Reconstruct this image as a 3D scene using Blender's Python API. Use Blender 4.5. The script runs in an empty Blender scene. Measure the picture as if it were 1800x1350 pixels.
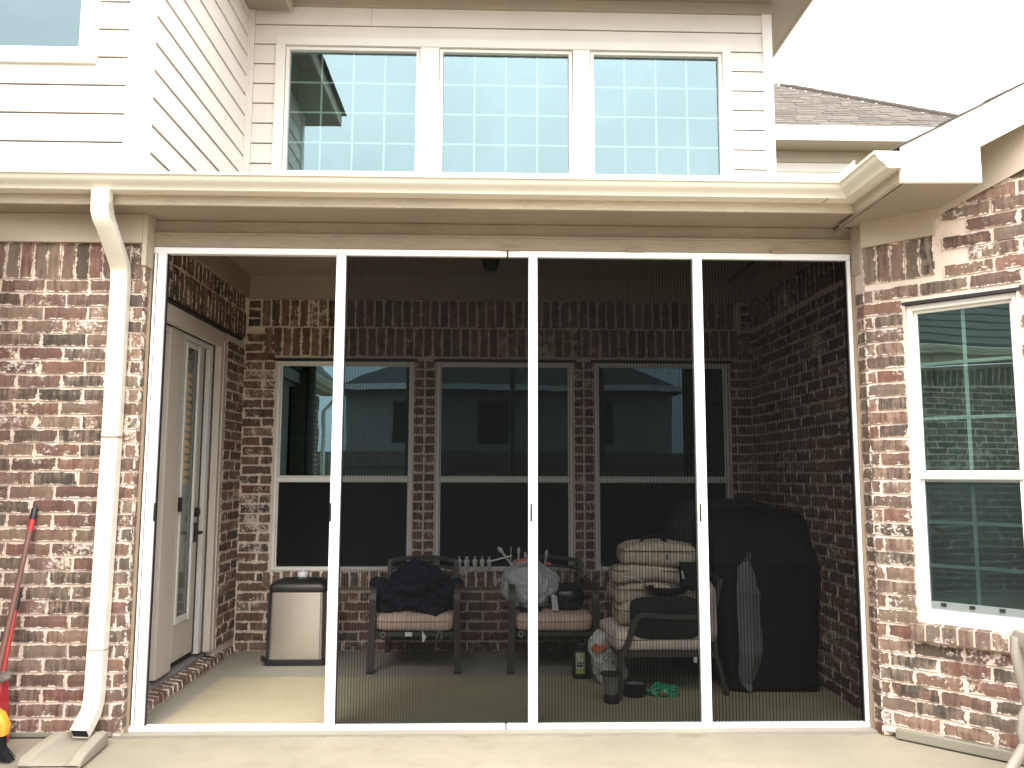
import bpy, bmesh, math, random
from mathutils import Vector, Matrix, noise
R = math.radians
random.seed(7)
sc = bpy.context.scene
C = sc.collection
K = 1.12                                   # metres per layout unit

# ------------------------------------------------------------------ camera, sky, sun, exposure
cam_d = bpy.data.cameras.new("camera")
cam = bpy.data.objects.new("camera", cam_d); C.objects.link(cam); sc.camera = cam
pitch, yaw, roll = .1095, .0283, .0028
fw = Vector((math.sin(yaw)*math.cos(pitch), math.cos(yaw)*math.cos(pitch), math.sin(pitch)))
rt = Vector((math.cos(yaw), -math.sin(yaw), 0)); up = rt.cross(fw)
rt2 = rt*math.cos(roll)+up*math.sin(roll); up2 = -rt*math.sin(roll)+up*math.cos(roll)
CAM = Vector((1.7177, -4.0478, 1.2267))
mw = Matrix((rt2, up2, -fw)).transposed().to_4x4(); mw.translation = CAM*K
cam.matrix_world = mw
cam_d.sensor_fit = 'HORIZONTAL'; cam_d.sensor_width = 36; cam_d.lens = 1440.0/1800*36
cam_d.clip_start = .05; cam_d.clip_end = 2000

SUN_EL, SUN_AZ = 49, 188                    # azimuth the light comes from, clockwise from +Y
w = bpy.data.worlds.new("World"); sc.world = w; w.use_nodes = True
nt = w.node_tree; nt.nodes.clear()
out = nt.nodes.new('ShaderNodeOutputWorld'); bg = nt.nodes.new('ShaderNodeBackground')
sky = nt.nodes.new('ShaderNodeTexSky'); sky.sky_type = 'NISHITA'; sky.sun_disc = False
sky.sun_elevation = R(SUN_EL); sky.sun_rotation = R(SUN_AZ)
sky.air_density = 1.0; sky.dust_density = 4.0; sky.ozone_density = 1.0
hsv = nt.nodes.new('ShaderNodeHueSaturation'); hsv.inputs['Saturation'].default_value = .10
mixw = nt.nodes.new('ShaderNodeMix'); mixw.data_type = 'RGBA'
mixw.inputs['Factor'].default_value = .85   # overcast: most of the dome is a cloud layer, three times brighter overhead than at the horizon
wtc = nt.nodes.new('ShaderNodeTexCoord'); wsx = nt.nodes.new('ShaderNodeSeparateXYZ'); nt.links.new(wtc.outputs['Generated'], wsx.inputs[0])
wm = nt.nodes.new('ShaderNodeMath'); wm.operation = 'MULTIPLY_ADD'; wm.use_clamp = True; wm.inputs[1].default_value = .667; wm.inputs[2].default_value = .333
nt.links.new(wsx.outputs[2], wm.inputs[0])
wv = nt.nodes.new('ShaderNodeVectorMath'); wv.operation = 'SCALE'; wv.inputs[0].default_value = (27.0, 27.3, 27.6); nt.links.new(wm.outputs[0], wv.inputs['Scale'])
wn = nt.nodes.new('ShaderNodeTexNoise'); wn.inputs['Scale'].default_value = 2.3; wn.inputs['Detail'].default_value = 5; wn.inputs['Roughness'].default_value = .55; wn.inputs['Distortion'].default_value = .6
nt.links.new(wtc.outputs['Generated'], wn.inputs['Vector'])
wc = nt.nodes.new('ShaderNodeMapRange'); wc.inputs['From Min'].default_value = .3; wc.inputs['From Max'].default_value = .7; wc.inputs['To Min'].default_value = .86; wc.inputs['To Max'].default_value = 1.14
nt.links.new(wn.outputs['Fac'], wc.inputs['Value'])
wv2 = nt.nodes.new('ShaderNodeVectorMath'); wv2.operation = 'SCALE'; nt.links.new(wv.outputs[0], wv2.inputs[0]); nt.links.new(wc.outputs['Result'], wv2.inputs['Scale'])
nt.links.new(wv2.outputs[0], mixw.inputs['B'])
nt.links.new(sky.outputs[0], hsv.inputs['Color']); nt.links.new(hsv.outputs[0], mixw.inputs['A'])
nt.links.new(mixw.outputs['Result'], bg.inputs['Color']); bg.inputs['Strength'].default_value = .10
nt.links.new(bg.outputs[0], out.inputs[0])
sun_d = bpy.data.lights.new("sun", 'SUN'); sun_d.energy = 1.5; sun_d.angle = R(34); sun_d.color = (1, .95, .87)
sun = bpy.data.objects.new("sun", sun_d); C.objects.link(sun)
az, el = R(SUN_AZ), R(SUN_EL)
sdir = Vector((math.sin(az)*math.cos(el), math.cos(az)*math.cos(el), math.sin(el)))
sun.rotation_euler = sdir.to_track_quat('Z', 'Y').to_euler(); sun.location = sdir*60
sc.view_settings.view_transform = 'Standard'; sc.view_settings.look = 'None'
sc.view_settings.exposure = 1.42; sc.view_settings.gamma = 1; sc.view_settings.use_curve_mapping = False
sc.render.engine = 'CYCLES'
sc.cycles.use_denoising = True
sc.cycles.max_bounces = 8; sc.cycles.diffuse_bounces = 5; sc.cycles.glossy_bounces = 4
sc.cycles.transparent_max_bounces = 32; sc.cycles.transmission_bounces = 6
sc.cycles.sample_clamp_indirect = 8

# ------------------------------------------------------------------ materials
def nodes(name):
    m = bpy.data.materials.new(name); m.use_nodes = True
    n = m.node_tree; b = n.nodes['Principled BSDF']
    return m, n, b
def N(n, t, **kw):
    o = n.nodes.new(t)
    for k, v in kw.items(): setattr(o, k, v)
    return o
def math_(n, op, a, b=None, c=None, clamp=False):
    o = N(n, 'ShaderNodeMath', operation=op, use_clamp=clamp)
    for i, x in enumerate((a, b, c)):
        if x is None: continue
        if isinstance(x, (int, float)): o.inputs[i].default_value = x
        else: n.links.new(x, o.inputs[i])
    return o.outputs[0]
def noise_(n, vec, scale, detail=4, rough=.55, dist=0):
    o = N(n, 'ShaderNodeTexNoise'); o.inputs['Scale'].default_value = scale
    o.inputs['Detail'].default_value = detail; o.inputs['Roughness'].default_value = rough
    o.inputs['Distortion'].default_value = dist
    if vec is not None: n.links.new(vec, o.inputs['Vector'])
    return o.outputs['Fac']
def pos_(n, scale=(1, 1, 1)):
    g = N(n, 'ShaderNodeNewGeometry'); m = N(n, 'ShaderNodeMapping')
    m.inputs['Scale'].default_value = scale
    n.links.new(g.outputs['Position'], m.inputs['Vector']); return m.outputs[0]
def mixc(n, fac, a, b, mode='MIX'):
    o = N(n, 'ShaderNodeMix', data_type='RGBA', blend_type=mode)
    for k, x in (('Factor', fac), ('A', a), ('B', b)):
        s = o.inputs[k]
        if isinstance(x, (int, float)): s.default_value = x
        elif isinstance(x, tuple): s.default_value = (*x[:3], 1)
        else: n.links.new(x, s)
    return o.outputs['Result']
def ramp(n, fac, stops, mode='LINEAR'):
    r = N(n, 'ShaderNodeValToRGB'); r.color_ramp.interpolation = mode
    e = r.color_ramp.elements
    while len(e) < len(stops): e.new(.5)
    for i, (p, c) in enumerate(stops):
        e[i].position = p; e[i].color = (*c, 1) if isinstance(c, tuple) else (c, c, c, 1)
    n.links.new(fac, r.inputs[0]); return r.outputs[0]
def bump(n, b, h, strength=.3, dist=.01):
    o = N(n, 'ShaderNodeBump'); o.inputs['Strength'].default_value = strength; o.inputs['Distance'].default_value = dist
    n.links.new(h, o.inputs['Height']); n.links.new(o.outputs[0], b.inputs['Normal'])
def plain(name, col, rough=.6, var=.12, scale=6, metal=0, bmp=0, bscale=120, spec=.5, stretch=(1, 1, 1), dirt=None):
    m, n, b = nodes(name)
    p = pos_(n, stretch)
    f = noise_(n, p, scale, 5)
    f = ramp(n, f, [(.3, 0.0), (.7, 1.0)])
    d = tuple(c*(1-var) for c in col); l = tuple(min(1, c*(1+var*.6)) for c in col)
    c = mixc(n, f, d, l)
    if dirt:
        f2 = ramp(n, noise_(n, pos_(n, (1, 1, .35)), 2.6, 8, .7), [(.52, 0.0), (.75, 1.0)])
        c = mixc(n, math_(n, 'MULTIPLY', f2, dirt[1]), c, dirt[0])
    n.links.new(c, b.inputs['Base Color'])
    b.inputs['Roughness'].default_value = rough; b.inputs['Metallic'].default_value = metal
    b.inputs['Specular IOR Level'].default_value = spec
    if bmp: bump(n, b, noise_(n, p, bscale, 3), bmp, .004)
    return m

def brick_material(name, per_object, dim=1.0):
    m, n, b = nodes(name)
    if per_object:
        r = N(n, 'ShaderNodeObjectInfo').outputs['Random']
    else:
        u = N(n, 'ShaderNodeUVMap', uv_map='rnd'); s = N(n, 'ShaderNodeSeparateXYZ'); n.links.new(u.outputs[0], s.inputs[0]); r = s.outputs[0]
    r2 = math_(n, 'FRACT', math_(n, 'MULTIPLY', r, 37.13)); r3 = math_(n, 'FRACT', math_(n, 'MULTIPLY', r, 91.7))
    P = [(.148, .094, .071), (.112, .085, .066), (.185, .136, .101), (.139, .09, .069), (.195, .103, .077), (.165, .125, .092),
         (.168, .085, .066), (.081, .068, .057), (.20, .15, .11), (.13, .096, .075), (.172, .106, .082), (.22, .13, .095), (.103, .079, .062), (.176, .10, .079)]
    base = ramp(n, r, [(i/len(P), c) for i, c in enumerate(P)], 'CONSTANT')
    l = N(n, 'ShaderNodeUVMap', uv_map='loc'); ls = N(n, 'ShaderNodeSeparateXYZ'); n.links.new(l.outputs[0], ls.inputs[0])
    h = N(n, 'ShaderNodeUVMap', uv_map='half'); hs = N(n, 'ShaderNodeSeparateXYZ'); n.links.new(h.outputs[0], hs.inputs[0])
    ex = math_(n, 'SUBTRACT', hs.outputs[0], math_(n, 'ABSOLUTE', ls.outputs[0]))
    ez = math_(n, 'SUBTRACT', hs.outputs[1], math_(n, 'ABSOLUTE', ls.outputs[1]))
    e = math_(n, 'MINIMUM', ex, ez)
    p = pos_(n)
    fine = noise_(n, p, 60, 6, .65); med = noise_(n, p, 14, 5, .6); big = noise_(n, p, 2.2, 3, .5)
    # vertical scoring of wire-cut faces and slow colour drift inside one brick
    cmb = N(n, 'ShaderNodeCombineXYZ'); n.links.new(ls.outputs[0], cmb.inputs[0]); n.links.new(math_(n, 'MULTIPLY', ls.outputs[1], .12), cmb.inputs[1]); n.links.new(math_(n, 'MULTIPLY', r, 50), cmb.inputs[2])
    streak = noise_(n, cmb.outputs[0], 55, 3, .6)
    vshift = noise_(n, cmb.outputs[0], 9, 2)
    v = math_(n, 'ADD', math_(n, 'MULTIPLY', streak, 1.25), math_(n, 'ADD', math_(n, 'MULTIPLY', vshift, 1.0), math_(n, 'MULTIPLY', fine, .5)))
    v = math_(n, 'MULTIPLY', math_(n, 'SUBTRACT', v, .36), .95)
    col = mixc(n, 1.0, base, v, 'MULTIPLY')
    base2 = ramp(n, r2, [(i/len(P), c) for i, c in enumerate(P)], 'CONSTANT')
    f2 = ramp(n, math_(n, 'ADD', math_(n, 'MULTIPLY', streak, .55), math_(n, 'MULTIPLY', med, .45)), [(.44, 0.0), (.58, 1.0)])
    base = mixc(n, math_(n, 'MULTIPLY', f2, .85), base, base2)
    col = mixc(n, 1.0, base, v, 'MULTIPLY')
    pale = ramp(n, math_(n, 'ADD', math_(n, 'ADD', math_(n, 'MULTIPLY', med, .5), math_(n, 'MULTIPLY', streak, .5)), math_(n, 'MULTIPLY', math_(n, 'SUBTRACT', r2, .5), .20)), [(.50, 0.0), (.66, 1.0)])
    col = mixc(n, math_(n, 'MULTIPLY', pale, .45), col, (.33, .245, .18))
    # mortar smeared over the edges and in patches over the face
    thr = math_(n, 'ADD', math_(n, 'MULTIPLY', math_(n, 'SUBTRACT', fine, .45), .026), math_(n, 'MULTIPLY', math_(n, 'SUBTRACT', med, .5), .034))
    thr = math_(n, 'ADD', thr, .0012)
    mk = math_(n, 'MULTIPLY', math_(n, 'SUBTRACT', thr, e), 300, clamp=True)
    pt = math_(n, 'ADD', math_(n, 'MULTIPLY', fine, .62), math_(n, 'MULTIPLY', med, .55))
    pt = math_(n, 'ADD', pt, math_(n, 'MULTIPLY', math_(n, 'SUBTRACT', big, .5), .5))
    pt = math_(n, 'ADD', pt, math_(n, 'MULTIPLY', math_(n, 'SUBTRACT', r3, .5), .17))
    pk = ramp(n, pt, [(.70, 0.0), (.785, 1.0)])
    mk = math_(n, 'MAXIMUM', mk, math_(n, 'MULTIPLY', pk, .72))
    mort = mixc(n, fine, (.66, .55, .465), (.86, .745, .65))
    col = mixc(n, mk, col, mort)
    n.links.new(col, b.inputs['Base Color']); b.inputs['Roughness'].default_value = .9; b.inputs['Specular IOR Level'].default_value = .2
    bump(n, b, math_(n, 'ADD', math_(n, 'MULTIPLY', fine, .7), math_(n, 'ADD', math_(n, 'MULTIPLY', streak, .5), math_(n, 'MULTIPLY', mk, .4))), .55, .006)
    return m
def mortar_material():
    m, n, b = nodes('mortar'); p = pos_(n)
    f = noise_(n, p, 45, 6, .7); g = noise_(n, p, 3, 3)
    c = mixc(n, f, (.60, .49, .41), (.86, .735, .635)); c = mixc(n, math_(n, 'MULTIPLY', g, .35), c, (.50, .39, .31))
    n.links.new(c, b.inputs['Base Color']); b.inputs['Roughness'].default_value = .95; b.inputs['Specular IOR Level'].default_value = .1
    bump(n, b, f, .5, .006); return m
def concrete_material(name, col, patch=False, seed=0.0, stain=.5):
    m, n, b = nodes(name); p = pos_(n)
    mp = N(n, 'ShaderNodeMapping'); mp.inputs['Location'].default_value = (seed, seed*1.7, 0); n.links.new(p, mp.inputs['Vector']); p2 = mp.outputs[0]
    big = noise_(n, p2, 1.1, 6, .6); med = noise_(n, p2, 5, 6, .65); fine = noise_(n, p2, 170, 4, .7)
    c = mixc(n, ramp(n, big, [(.3, 0.0), (.7, 1.0)]), tuple(x*.80 for x in col), tuple(x*1.06 for x in col))
    c = mixc(n, math_(n, 'MULTIPLY', ramp(n, med, [(.5, 0.0), (.78, 1.0)]), stain), c, tuple(x*k for x, k in zip(col, (.62, .60, .55))))
    c = mixc(n, .25, c, mixc(n, fine, tuple(x*.6 for x in col), tuple(min(1, x*1.35) for x in col)))
    sp = ramp(n, noise_(n, p2, 26, 2, .5), [(.74, 0.0), (.78, 1.0)])
    c = mixc(n, math_(n, 'MULTIPLY', sp, .35), c, (.10, .08, .06))
    if not patch and name == 'patio_concrete':    # dirt and hairline cracks that gathered along the joint with the porch slab
        s = N(n, 'ShaderNodeSeparateXYZ'); n.links.new(N(n, 'ShaderNodeNewGeometry').outputs['Position'], s.inputs[0])
        d = math_(n, 'ADD', s.outputs[1], math_(n, 'MULTIPLY', math_(n, 'SUBTRACT', med, .5), .10))
        band = math_(n, 'MULTIPLY', math_(n, 'ADD', d, .055), 16, clamp=True)
        blot = ramp(n, noise_(n, p2, 7, 6, .7), [(.48, 0.0), (.62, 1.0)])
        c = mixc(n, math_(n, 'MULTIPLY', math_(n, 'MULTIPLY', band, blot), .65), c, (.12, .105, .07))
        wide = ramp(n, noise_(n, p2, 1.6, 5, .6), [(.50, 0.0), (.66, 1.0)])
        c = mixc(n, math_(n, 'MULTIPLY', wide, .30), c, (.20, .175, .12))
        vo = N(n, 'ShaderNodeTexVoronoi', feature='DISTANCE_TO_EDGE'); vo.inputs['Scale'].default_value = .55; vo.inputs['Randomness'].default_value = 1
        wp = N(n, 'ShaderNodeVectorMath', operation='ADD'); nz = N(n, 'ShaderNodeTexNoise'); nz.inputs['Scale'].default_value = 4; nz.inputs['Detail'].default_value = 5; n.links.new(p2, nz.inputs['Vector'])
        sc_ = N(n, 'ShaderNodeVectorMath', operation='SCALE'); sc_.inputs['Scale'].default_value = .25; n.links.new(nz.outputs['Color'], sc_.inputs[0])
        n.links.new(p2, wp.inputs[0]); n.links.new(sc_.outputs[0], wp.inputs[1]); n.links.new(wp.outputs[0], vo.inputs['Vector'])
        cr = math_(n, 'SUBTRACT', 1.0, math_(n, 'MULTIPLY', vo.outputs['Distance'], 260, clamp=True))
        c = mixc(n, math_(n, 'MULTIPLY', cr, .10), c, (.09, .08, .06))
    if patch:      # the slab is yellower inside a soft-edged rectangle and darker around it
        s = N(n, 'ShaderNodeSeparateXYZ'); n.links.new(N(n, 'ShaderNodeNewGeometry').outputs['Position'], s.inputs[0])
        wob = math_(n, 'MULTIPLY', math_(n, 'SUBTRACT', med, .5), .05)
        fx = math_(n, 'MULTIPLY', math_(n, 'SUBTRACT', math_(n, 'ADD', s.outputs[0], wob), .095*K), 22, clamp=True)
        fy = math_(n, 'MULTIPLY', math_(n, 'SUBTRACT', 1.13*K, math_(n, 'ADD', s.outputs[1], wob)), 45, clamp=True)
        rect_mask = math_(n, 'MULTIPLY', math_(n, 'MULTIPLY', fx, fy), math_(n, 'MULTIPLY', math_(n, 'SUBTRACT', s.outputs[1], .12), 20, clamp=True))
        c = mixc(n, rect_mask, mixc(n, 1.0, c, (.80, .80, .82), 'MULTIPLY'), mixc(n, 1.0, c, (1.06, 1.0, .84), 'MULTIPLY'))
    n.links.new(c, b.inputs['Base Color']); b.inputs['Roughness'].default_value = .85; b.inputs['Specular IOR Level'].default_value = .3
    bump(n, b, math_(n, 'ADD', fine, med), .25, .004); return m
def wood_paint(name, col, axis=(1, 1, 1), strength=.5):
    m, n, b = nodes(name); p = pos_(n, axis)
    g = noise_(n, p, 9, 7, .62, 1.5); f = noise_(n, pos_(n), 3, 4)
    c = mixc(n, ramp(n, f, [(.3, 0.0), (.7, 1.0)]), tuple(x*.88 for x in col), tuple(min(1, x*1.05) for x in col))
    line = ramp(n, g, [(.44, 0.0), (.5, 1.0), (.56, 0.0)])
    c = mixc(n, math_(n, 'MULTIPLY', line, .28), c, tuple(x*.45 for x in col))
    n.links.new(c, b.inputs['Base Color']); b.inputs['Roughness'].default_value = .6; b.inputs['Specular IOR Level'].default_value = .3
    bump(n, b, g, strength, .006); return m
def glass_material(name, refl, tint, trans=.75, wob=0.0, wscale=2.5, tcol=(.75, .85, .83)):
    m = bpy.data.materials.new(name); m.use_nodes = True; n = m.node_tree; n.nodes.clear()
    o = N(n, 'ShaderNodeOutputMaterial'); g = N(n, 'ShaderNodeBsdfGlossy'); t = N(n, 'ShaderNodeBsdfTransparent'); mx = N(n, 'ShaderNodeMixShader')
    g.inputs['Roughness'].default_value = 0.0; g.inputs['Color'].default_value = (*tint, 1)
    t.inputs['Color'].default_value = (*[x*trans for x in tcol], 1)
    ge = N(n, 'ShaderNodeNewGeometry'); dt = N(n, 'ShaderNodeVectorMath', operation='DOT_PRODUCT')
    n.links.new(ge.outputs['Normal'], dt.inputs[0]); n.links.new(ge.outputs['Incoming'], dt.inputs[1])
    sch = math_(n, 'POWER', math_(n, 'SUBTRACT', 1.0, math_(n, 'ABSOLUTE', dt.outputs['Value'])), 5.0)   # Schlick, alike from both sides of the pane
    f = math_(n, 'ADD', math_(n, 'MULTIPLY', sch, .6), refl+.03, clamp=True)
    n.links.new(f, mx.inputs[0]); n.links.new(t.outputs[0], mx.inputs[1]); n.links.new(g.outputs[0], mx.inputs[2]); n.links.new(mx.outputs[0], o.inputs[0])
    if wob:
        bp = N(n, 'ShaderNodeBump'); bp.inputs['Strength'].default_value = wob; bp.inputs['Distance'].default_value = .02
        n.links.new(noise_(n, pos_(n, (1, 1, 1.6)), wscale, 1, .4, .4), bp.inputs['Height']); n.links.new(bp.outputs[0], g.inputs['Normal'])
    return m
def screen_mesh_material(name, t0, col):
    """woven screen: what passes falls with the slant of the cloth, as in any weave of round threads"""
    m = bpy.data.materials.new(name); m.use_nodes = True; n = m.node_tree; n.nodes.clear()
    o = N(n, 'ShaderNodeOutputMaterial'); d = N(n, 'ShaderNodeBsdfDiffuse'); t = N(n, 'ShaderNodeBsdfTransparent'); mx = N(n, 'ShaderNodeMixShader')
    d.inputs['Color'].default_value = (*col, 1); t.inputs['Color'].default_value = (.955, .99, 1.0, 1)
    g = N(n, 'ShaderNodeNewGeometry'); v = N(n, 'ShaderNodeVectorMath', operation='DOT_PRODUCT')
    n.links.new(g.outputs['True Normal'], v.inputs[0]); n.links.new(g.outputs['Incoming'], v.inputs[1])
    cs = math_(n, 'MAXIMUM', math_(n, 'ABSOLUTE', v.outputs['Value']), .05)
    f = math_(n, 'POWER', t0, math_(n, 'DIVIDE', 1.0, cs))
    n.links.new(f, mx.inputs[0]); n.links.new(d.outputs[0], mx.inputs[1]); n.links.new(t.outputs[0], mx.inputs[2]); n.links.new(mx.outputs[0], o.inputs[0])
    return m
def stripe_fabric(name, a, b_, axis, freq, rough=.95):
    m, n, b = nodes(name)
    tc = N(n, 'ShaderNodeTexCoord'); s = N(n, 'ShaderNodeSeparateXYZ'); n.links.new(tc.outputs['Object'], s.inputs[0])
    wv = math_(n, 'SINE', math_(n, 'MULTIPLY', s.outputs[axis], freq))
    c = mixc(n, ramp(n, math_(n, 'ADD', math_(n, 'MULTIPLY', wv, .5), .5), [(.35, 0.0), (.65, 1.0)]), a, b_)
    f = noise_(n, pos_(n), 9, 6, .6)
    c = mixc(n, 1.0, c, ramp(n, f, [(.25, .78), (.75, 1.08)]), 'MULTIPLY')
    n.links.new(c, b.inputs['Base Color']); b.inputs['Roughness'].default_value = rough; b.inputs['Specular IOR Level'].default_value = .1
    bump(n, b, noise_(n, pos_(n), 300, 3), .25, .003); return m
def shingle_material():
    m, n, b = nodes('shingle')
    u = N(n, 'ShaderNodeUVMap', uv_map='rnd'); s = N(n, 'ShaderNodeSeparateXYZ'); n.links.new(u.outputs[0], s.inputs[0])
    c = ramp(n, s.outputs[0], [(0, (.090, .076, .064)), (.35, (.130, .111, .095)), (.7, (.105, .090, .077)), (1, (.150, .130, .112))])
    f = noise_(n, pos_(n), 30, 5, .7)
    c = mixc(n, 1.0, c, ramp(n, f, [(.2, .7), (.8, 1.15)]), 'MULTIPLY')
    n.links.new(c, b.inputs['Base Color']); b.inputs['Roughness'].default_value = .95; b.inputs['Specular IOR Level'].default_value = .15
    return m
def bag_plastic():
    m = bpy.data.materials.new('bag_plastic'); m.use_nodes = True; n = m.node_tree; b = n.nodes['Principled BSDF']; o = n.nodes['Material Output']
    b.inputs['Base Color'].default_value = (.72, .73, .74, 1); b.inputs['Roughness'].default_value = .35
    t = N(n, 'ShaderNodeBsdfTranslucent'); t.inputs[0].default_value = (.75, .76, .77, 1); mx = N(n, 'ShaderNodeMixShader'); mx.inputs[0].default_value = .35
    n.links.new(b.outputs[0], mx.inputs[1]); n.links.new(t.outputs[0], mx.inputs[2]); n.links.new(mx.outputs[0], o.inputs[0])
    bump(n, b, noise_(n, pos_(n), 30, 5, .6, 1.0), .5, .01); return m
def steel_material():
    m, n, b = nodes('brushed_steel'); p = pos_(n, (1, 1, .02))
    f = noise_(n, p, 220, 3)
    n.links.new(mixc(n, f, (.70, .68, .65), (.84, .82, .79)), b.inputs['Base Color']); b.inputs['Metallic'].default_value = 1; b.inputs['Roughness'].default_value = .32
    b.inputs['Anisotropic'].default_value = .5
    bump(n, b, noise_(n, pos_(n), 3.0, 3), .12, .02); return m
def enamel():
    m, n, b = nodes('speckled_enamel'); v = N(n, 'ShaderNodeTexVoronoi'); v.inputs['Scale'].default_value = 150; n.links.new(pos_(n), v.inputs['Vector'])
    c = ramp(n, v.outputs['Distance'], [(0, .5), (.12, .4), (.16, .012)])
    n.links.new(c, b.inputs['Base Color']); b.inputs['Roughness'].default_value = .12; return m

CREAM = (.44, .365, .275); WHITE = (.80, .765, .70)
M = {
 'brick': brick_material('brick', True), 'brickwork': brick_material('brickwork', False), 'mortar': mortar_material(),
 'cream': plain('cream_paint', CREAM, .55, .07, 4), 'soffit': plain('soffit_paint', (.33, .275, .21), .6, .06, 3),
 'beam': wood_paint('embossed_cream_board', (.36, .295, .215), (.35, 1, 4.5), .7),
 'fascia': wood_paint('embossed_fascia', (.54, .46, .35), (.35, 1, 4.5), .4),
 'white': plain('white_trim_paint', WHITE, .5, .05, 3), 'siding': plain('siding_paint', (.80, .735, .665), .55, .06, 2.2, bmp=.15, bscale=60, dirt=((.62, .55, .46), .22)),
 'gutter': plain('gutter_enamel', (.78, .735, .625), .28, .05, 3, dirt=((.55, .48, .36), .25)),
 'vinyl': plain('window_vinyl', (.80, .78, .73), .4, .04, 5), 'alu': plain('white_aluminium', (.86, .86, .85), .3, .03, 4),
 'tan': plain('tan_trim_paint', (.30, .225, .155), .6, .1, 5), 'screenblack': plain('black_strip', (.012, .012, .013), .5, .1),
 'glass_up': glass_material('coated_glass', .125, (.70, .89, .96), .9, .02, 1.4), 'glass_mid': glass_material('screened_glass', .16, (.60, .80, .86), .2, .12, 3.0, (.4, .5, .5)),
 'glass_low': glass_material('tinted_glass', .135, (.50, .80, .88), .55, .025, 2.0, (.55, .66, .66)),
 'glass_bow': glass_material('bowed_glass', .10, (.62, .82, .85), .85, .09, 1.3, (.72, .84, .82)),
 'glass_door': glass_material('door_glass', .03, (.8, .9, .9), .97, 0, 2.5, (.98, 1.0, .98)),
 'solar': screen_mesh_material('solar_screen', .30, (.022, .0235, .0235)),
 'lightscreen': screen_mesh_material('insect_screen', .80, (.03, .032, .032)),
 'pleat': screen_mesh_material('pleated_screen', .575, (.0085, .0089, .0090)),
 'room': plain('dark_room', (.02, .022, .022), .9), 'blind': plain('grey_blind', (.16, .17, .165), .8, .1, 8), 'paleblind': plain('window_blind', (.21, .22, .205), .8, .1, 8), 'tealroom': plain('teal_curtain', (.12, .24, .25), .9, .25, 5), 'doorblind': plain('pale_blind', (.20, .20, .18), .7, .1, 8), 'wallin': plain('dim_room_wall', (.15, .15, .14), .9),
 'steelhead': plain('steel_lintel', (.012, .010, .010), .6), 'concrete': concrete_material('patio_concrete', (.30, .26, .195), False, 3.1, .6),
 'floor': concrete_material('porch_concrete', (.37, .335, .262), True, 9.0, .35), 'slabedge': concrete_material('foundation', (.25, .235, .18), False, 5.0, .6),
 'splash': concrete_material('splash_concrete', (.34, .30, .235), False, 1.0, .8),
 'threshold': plain('threshold_metal', (.20, .19, .18), .5), 'door': plain('door_paint', (.53, .475, .405), .45, .05),
 'doorwhite': plain('door_white', (.64, .62, .58), .4, .04), 'blackmetal': plain('black_hardware', (.012, .012, .012), .4), 'slat': plain('orange_wood_slat', (.80, .43, .19), .5, .15),
 'bronze': plain('bronze_metal', (.060, .054, .047), .45, .12), 'peach': stripe_fabric('peach_stripe', (.74, .54, .45), (.62, .44, .36), 0, 190),
 'pink': stripe_fabric('pink_stripe', (.56, .42, .38), (.45, .33, .31), 1, 160), 'creamcloth': stripe_fabric('cream_stripe', (.64, .54, .43), (.50, .42, .33), 0, 170),
 'creamseat': stripe_fabric('pale_seat_stripe', (.84, .72, .62), (.74, .60, .52), 0, 170),
 'navy': plain('navy_cloth', (.012, .016, .026), .9, .3, 12, bmp=.5, bscale=40, spec=.2), 'darkcloth': plain('charcoal_cloth', (.022, .024, .022), .95, .2, 9, bmp=.3, bscale=200, spec=.15),
 'cover': plain('black_cover', (.011, .012, .0125), .75, .3, 3, bmp=.5, bscale=9, spec=.25), 'greycover': plain('grey_cover', (.040, .042, .040), .85, .25, 4, bmp=.4, bscale=10, spec=.2), 'flap': plain('lit_cover_side', (.15, .155, .15), .8, .25, 4, bmp=.4, bscale=12),
 'steel': steel_material(), 'blackplastic': plain('black_plastic', (.014, .014, .015), .45, .15), 'bag': bag_plastic(), 'white_plastic': plain('white_plastic', (.72, .72, .70), .4, .08, 20),
 'ribbon': plain('red_bag_tie', (.62, .16, .12), .5), 'enamel': enamel(), 'foil': plain('dull_grey_lining', (.34, .34, .33), .45, .2, 12),
 'charbag': plain('bag_paper', (.55, .54, .52), .6, .25, 14, bmp=.5, bscale=30), 'charred': plain('bag_red_band', (.48, .11, .05), .6, .2), 'ink': plain('black_print', (.02, .02, .02), .6),
 'label': plain('white_label', (.62, .62, .55), .5, .1), 'lime': plain('lime_print', (.50, .56, .10), .5, .15), 'green': plain('green_wrapper', (.02, .30, .12), .25, .4, 20),
 'galv': plain('galvanised_metal', (.30, .30, .31), .4, .2, 10, metal=.7), 'redpole': plain('red_pole', (.42, .03, .03), .35, .15), 'brownpole': plain('brown_pole', (.16, .075, .055), .5, .15),
 'redplastic': plain('red_plastic', (.45, .025, .035), .35), 'greyplastic': plain('grey_plastic', (.22, .19, .17), .5), 'orange': plain('orange_plastic', (.80, .33, .03), .4),
 'bristle': plain('black_bristle', (.012, .013, .016), .8), 'resin': plain('taupe_resin', (.30, .265, .22), .5, .08), 'shingle': shingle_material(),
 'roofdark': plain('roof_edge', (.075, .065, .055), .9), 'lawn': plain('lawn', (.075, .078, .045), .95, .3, 3), 'farwall': plain('far_siding', (.34, .31, .28), .8), 'farroof': plain('far_roof', (.11, .10, .095), .95, .2),
 'wood': plain('fence_wood', (.20, .15, .11), .9, .3, 5), 'lens': plain('lamp_glass', (.05, .05, .045), .2), 'rubber': plain('rope_cord', (.35, .34, .31), .7),
}

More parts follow.
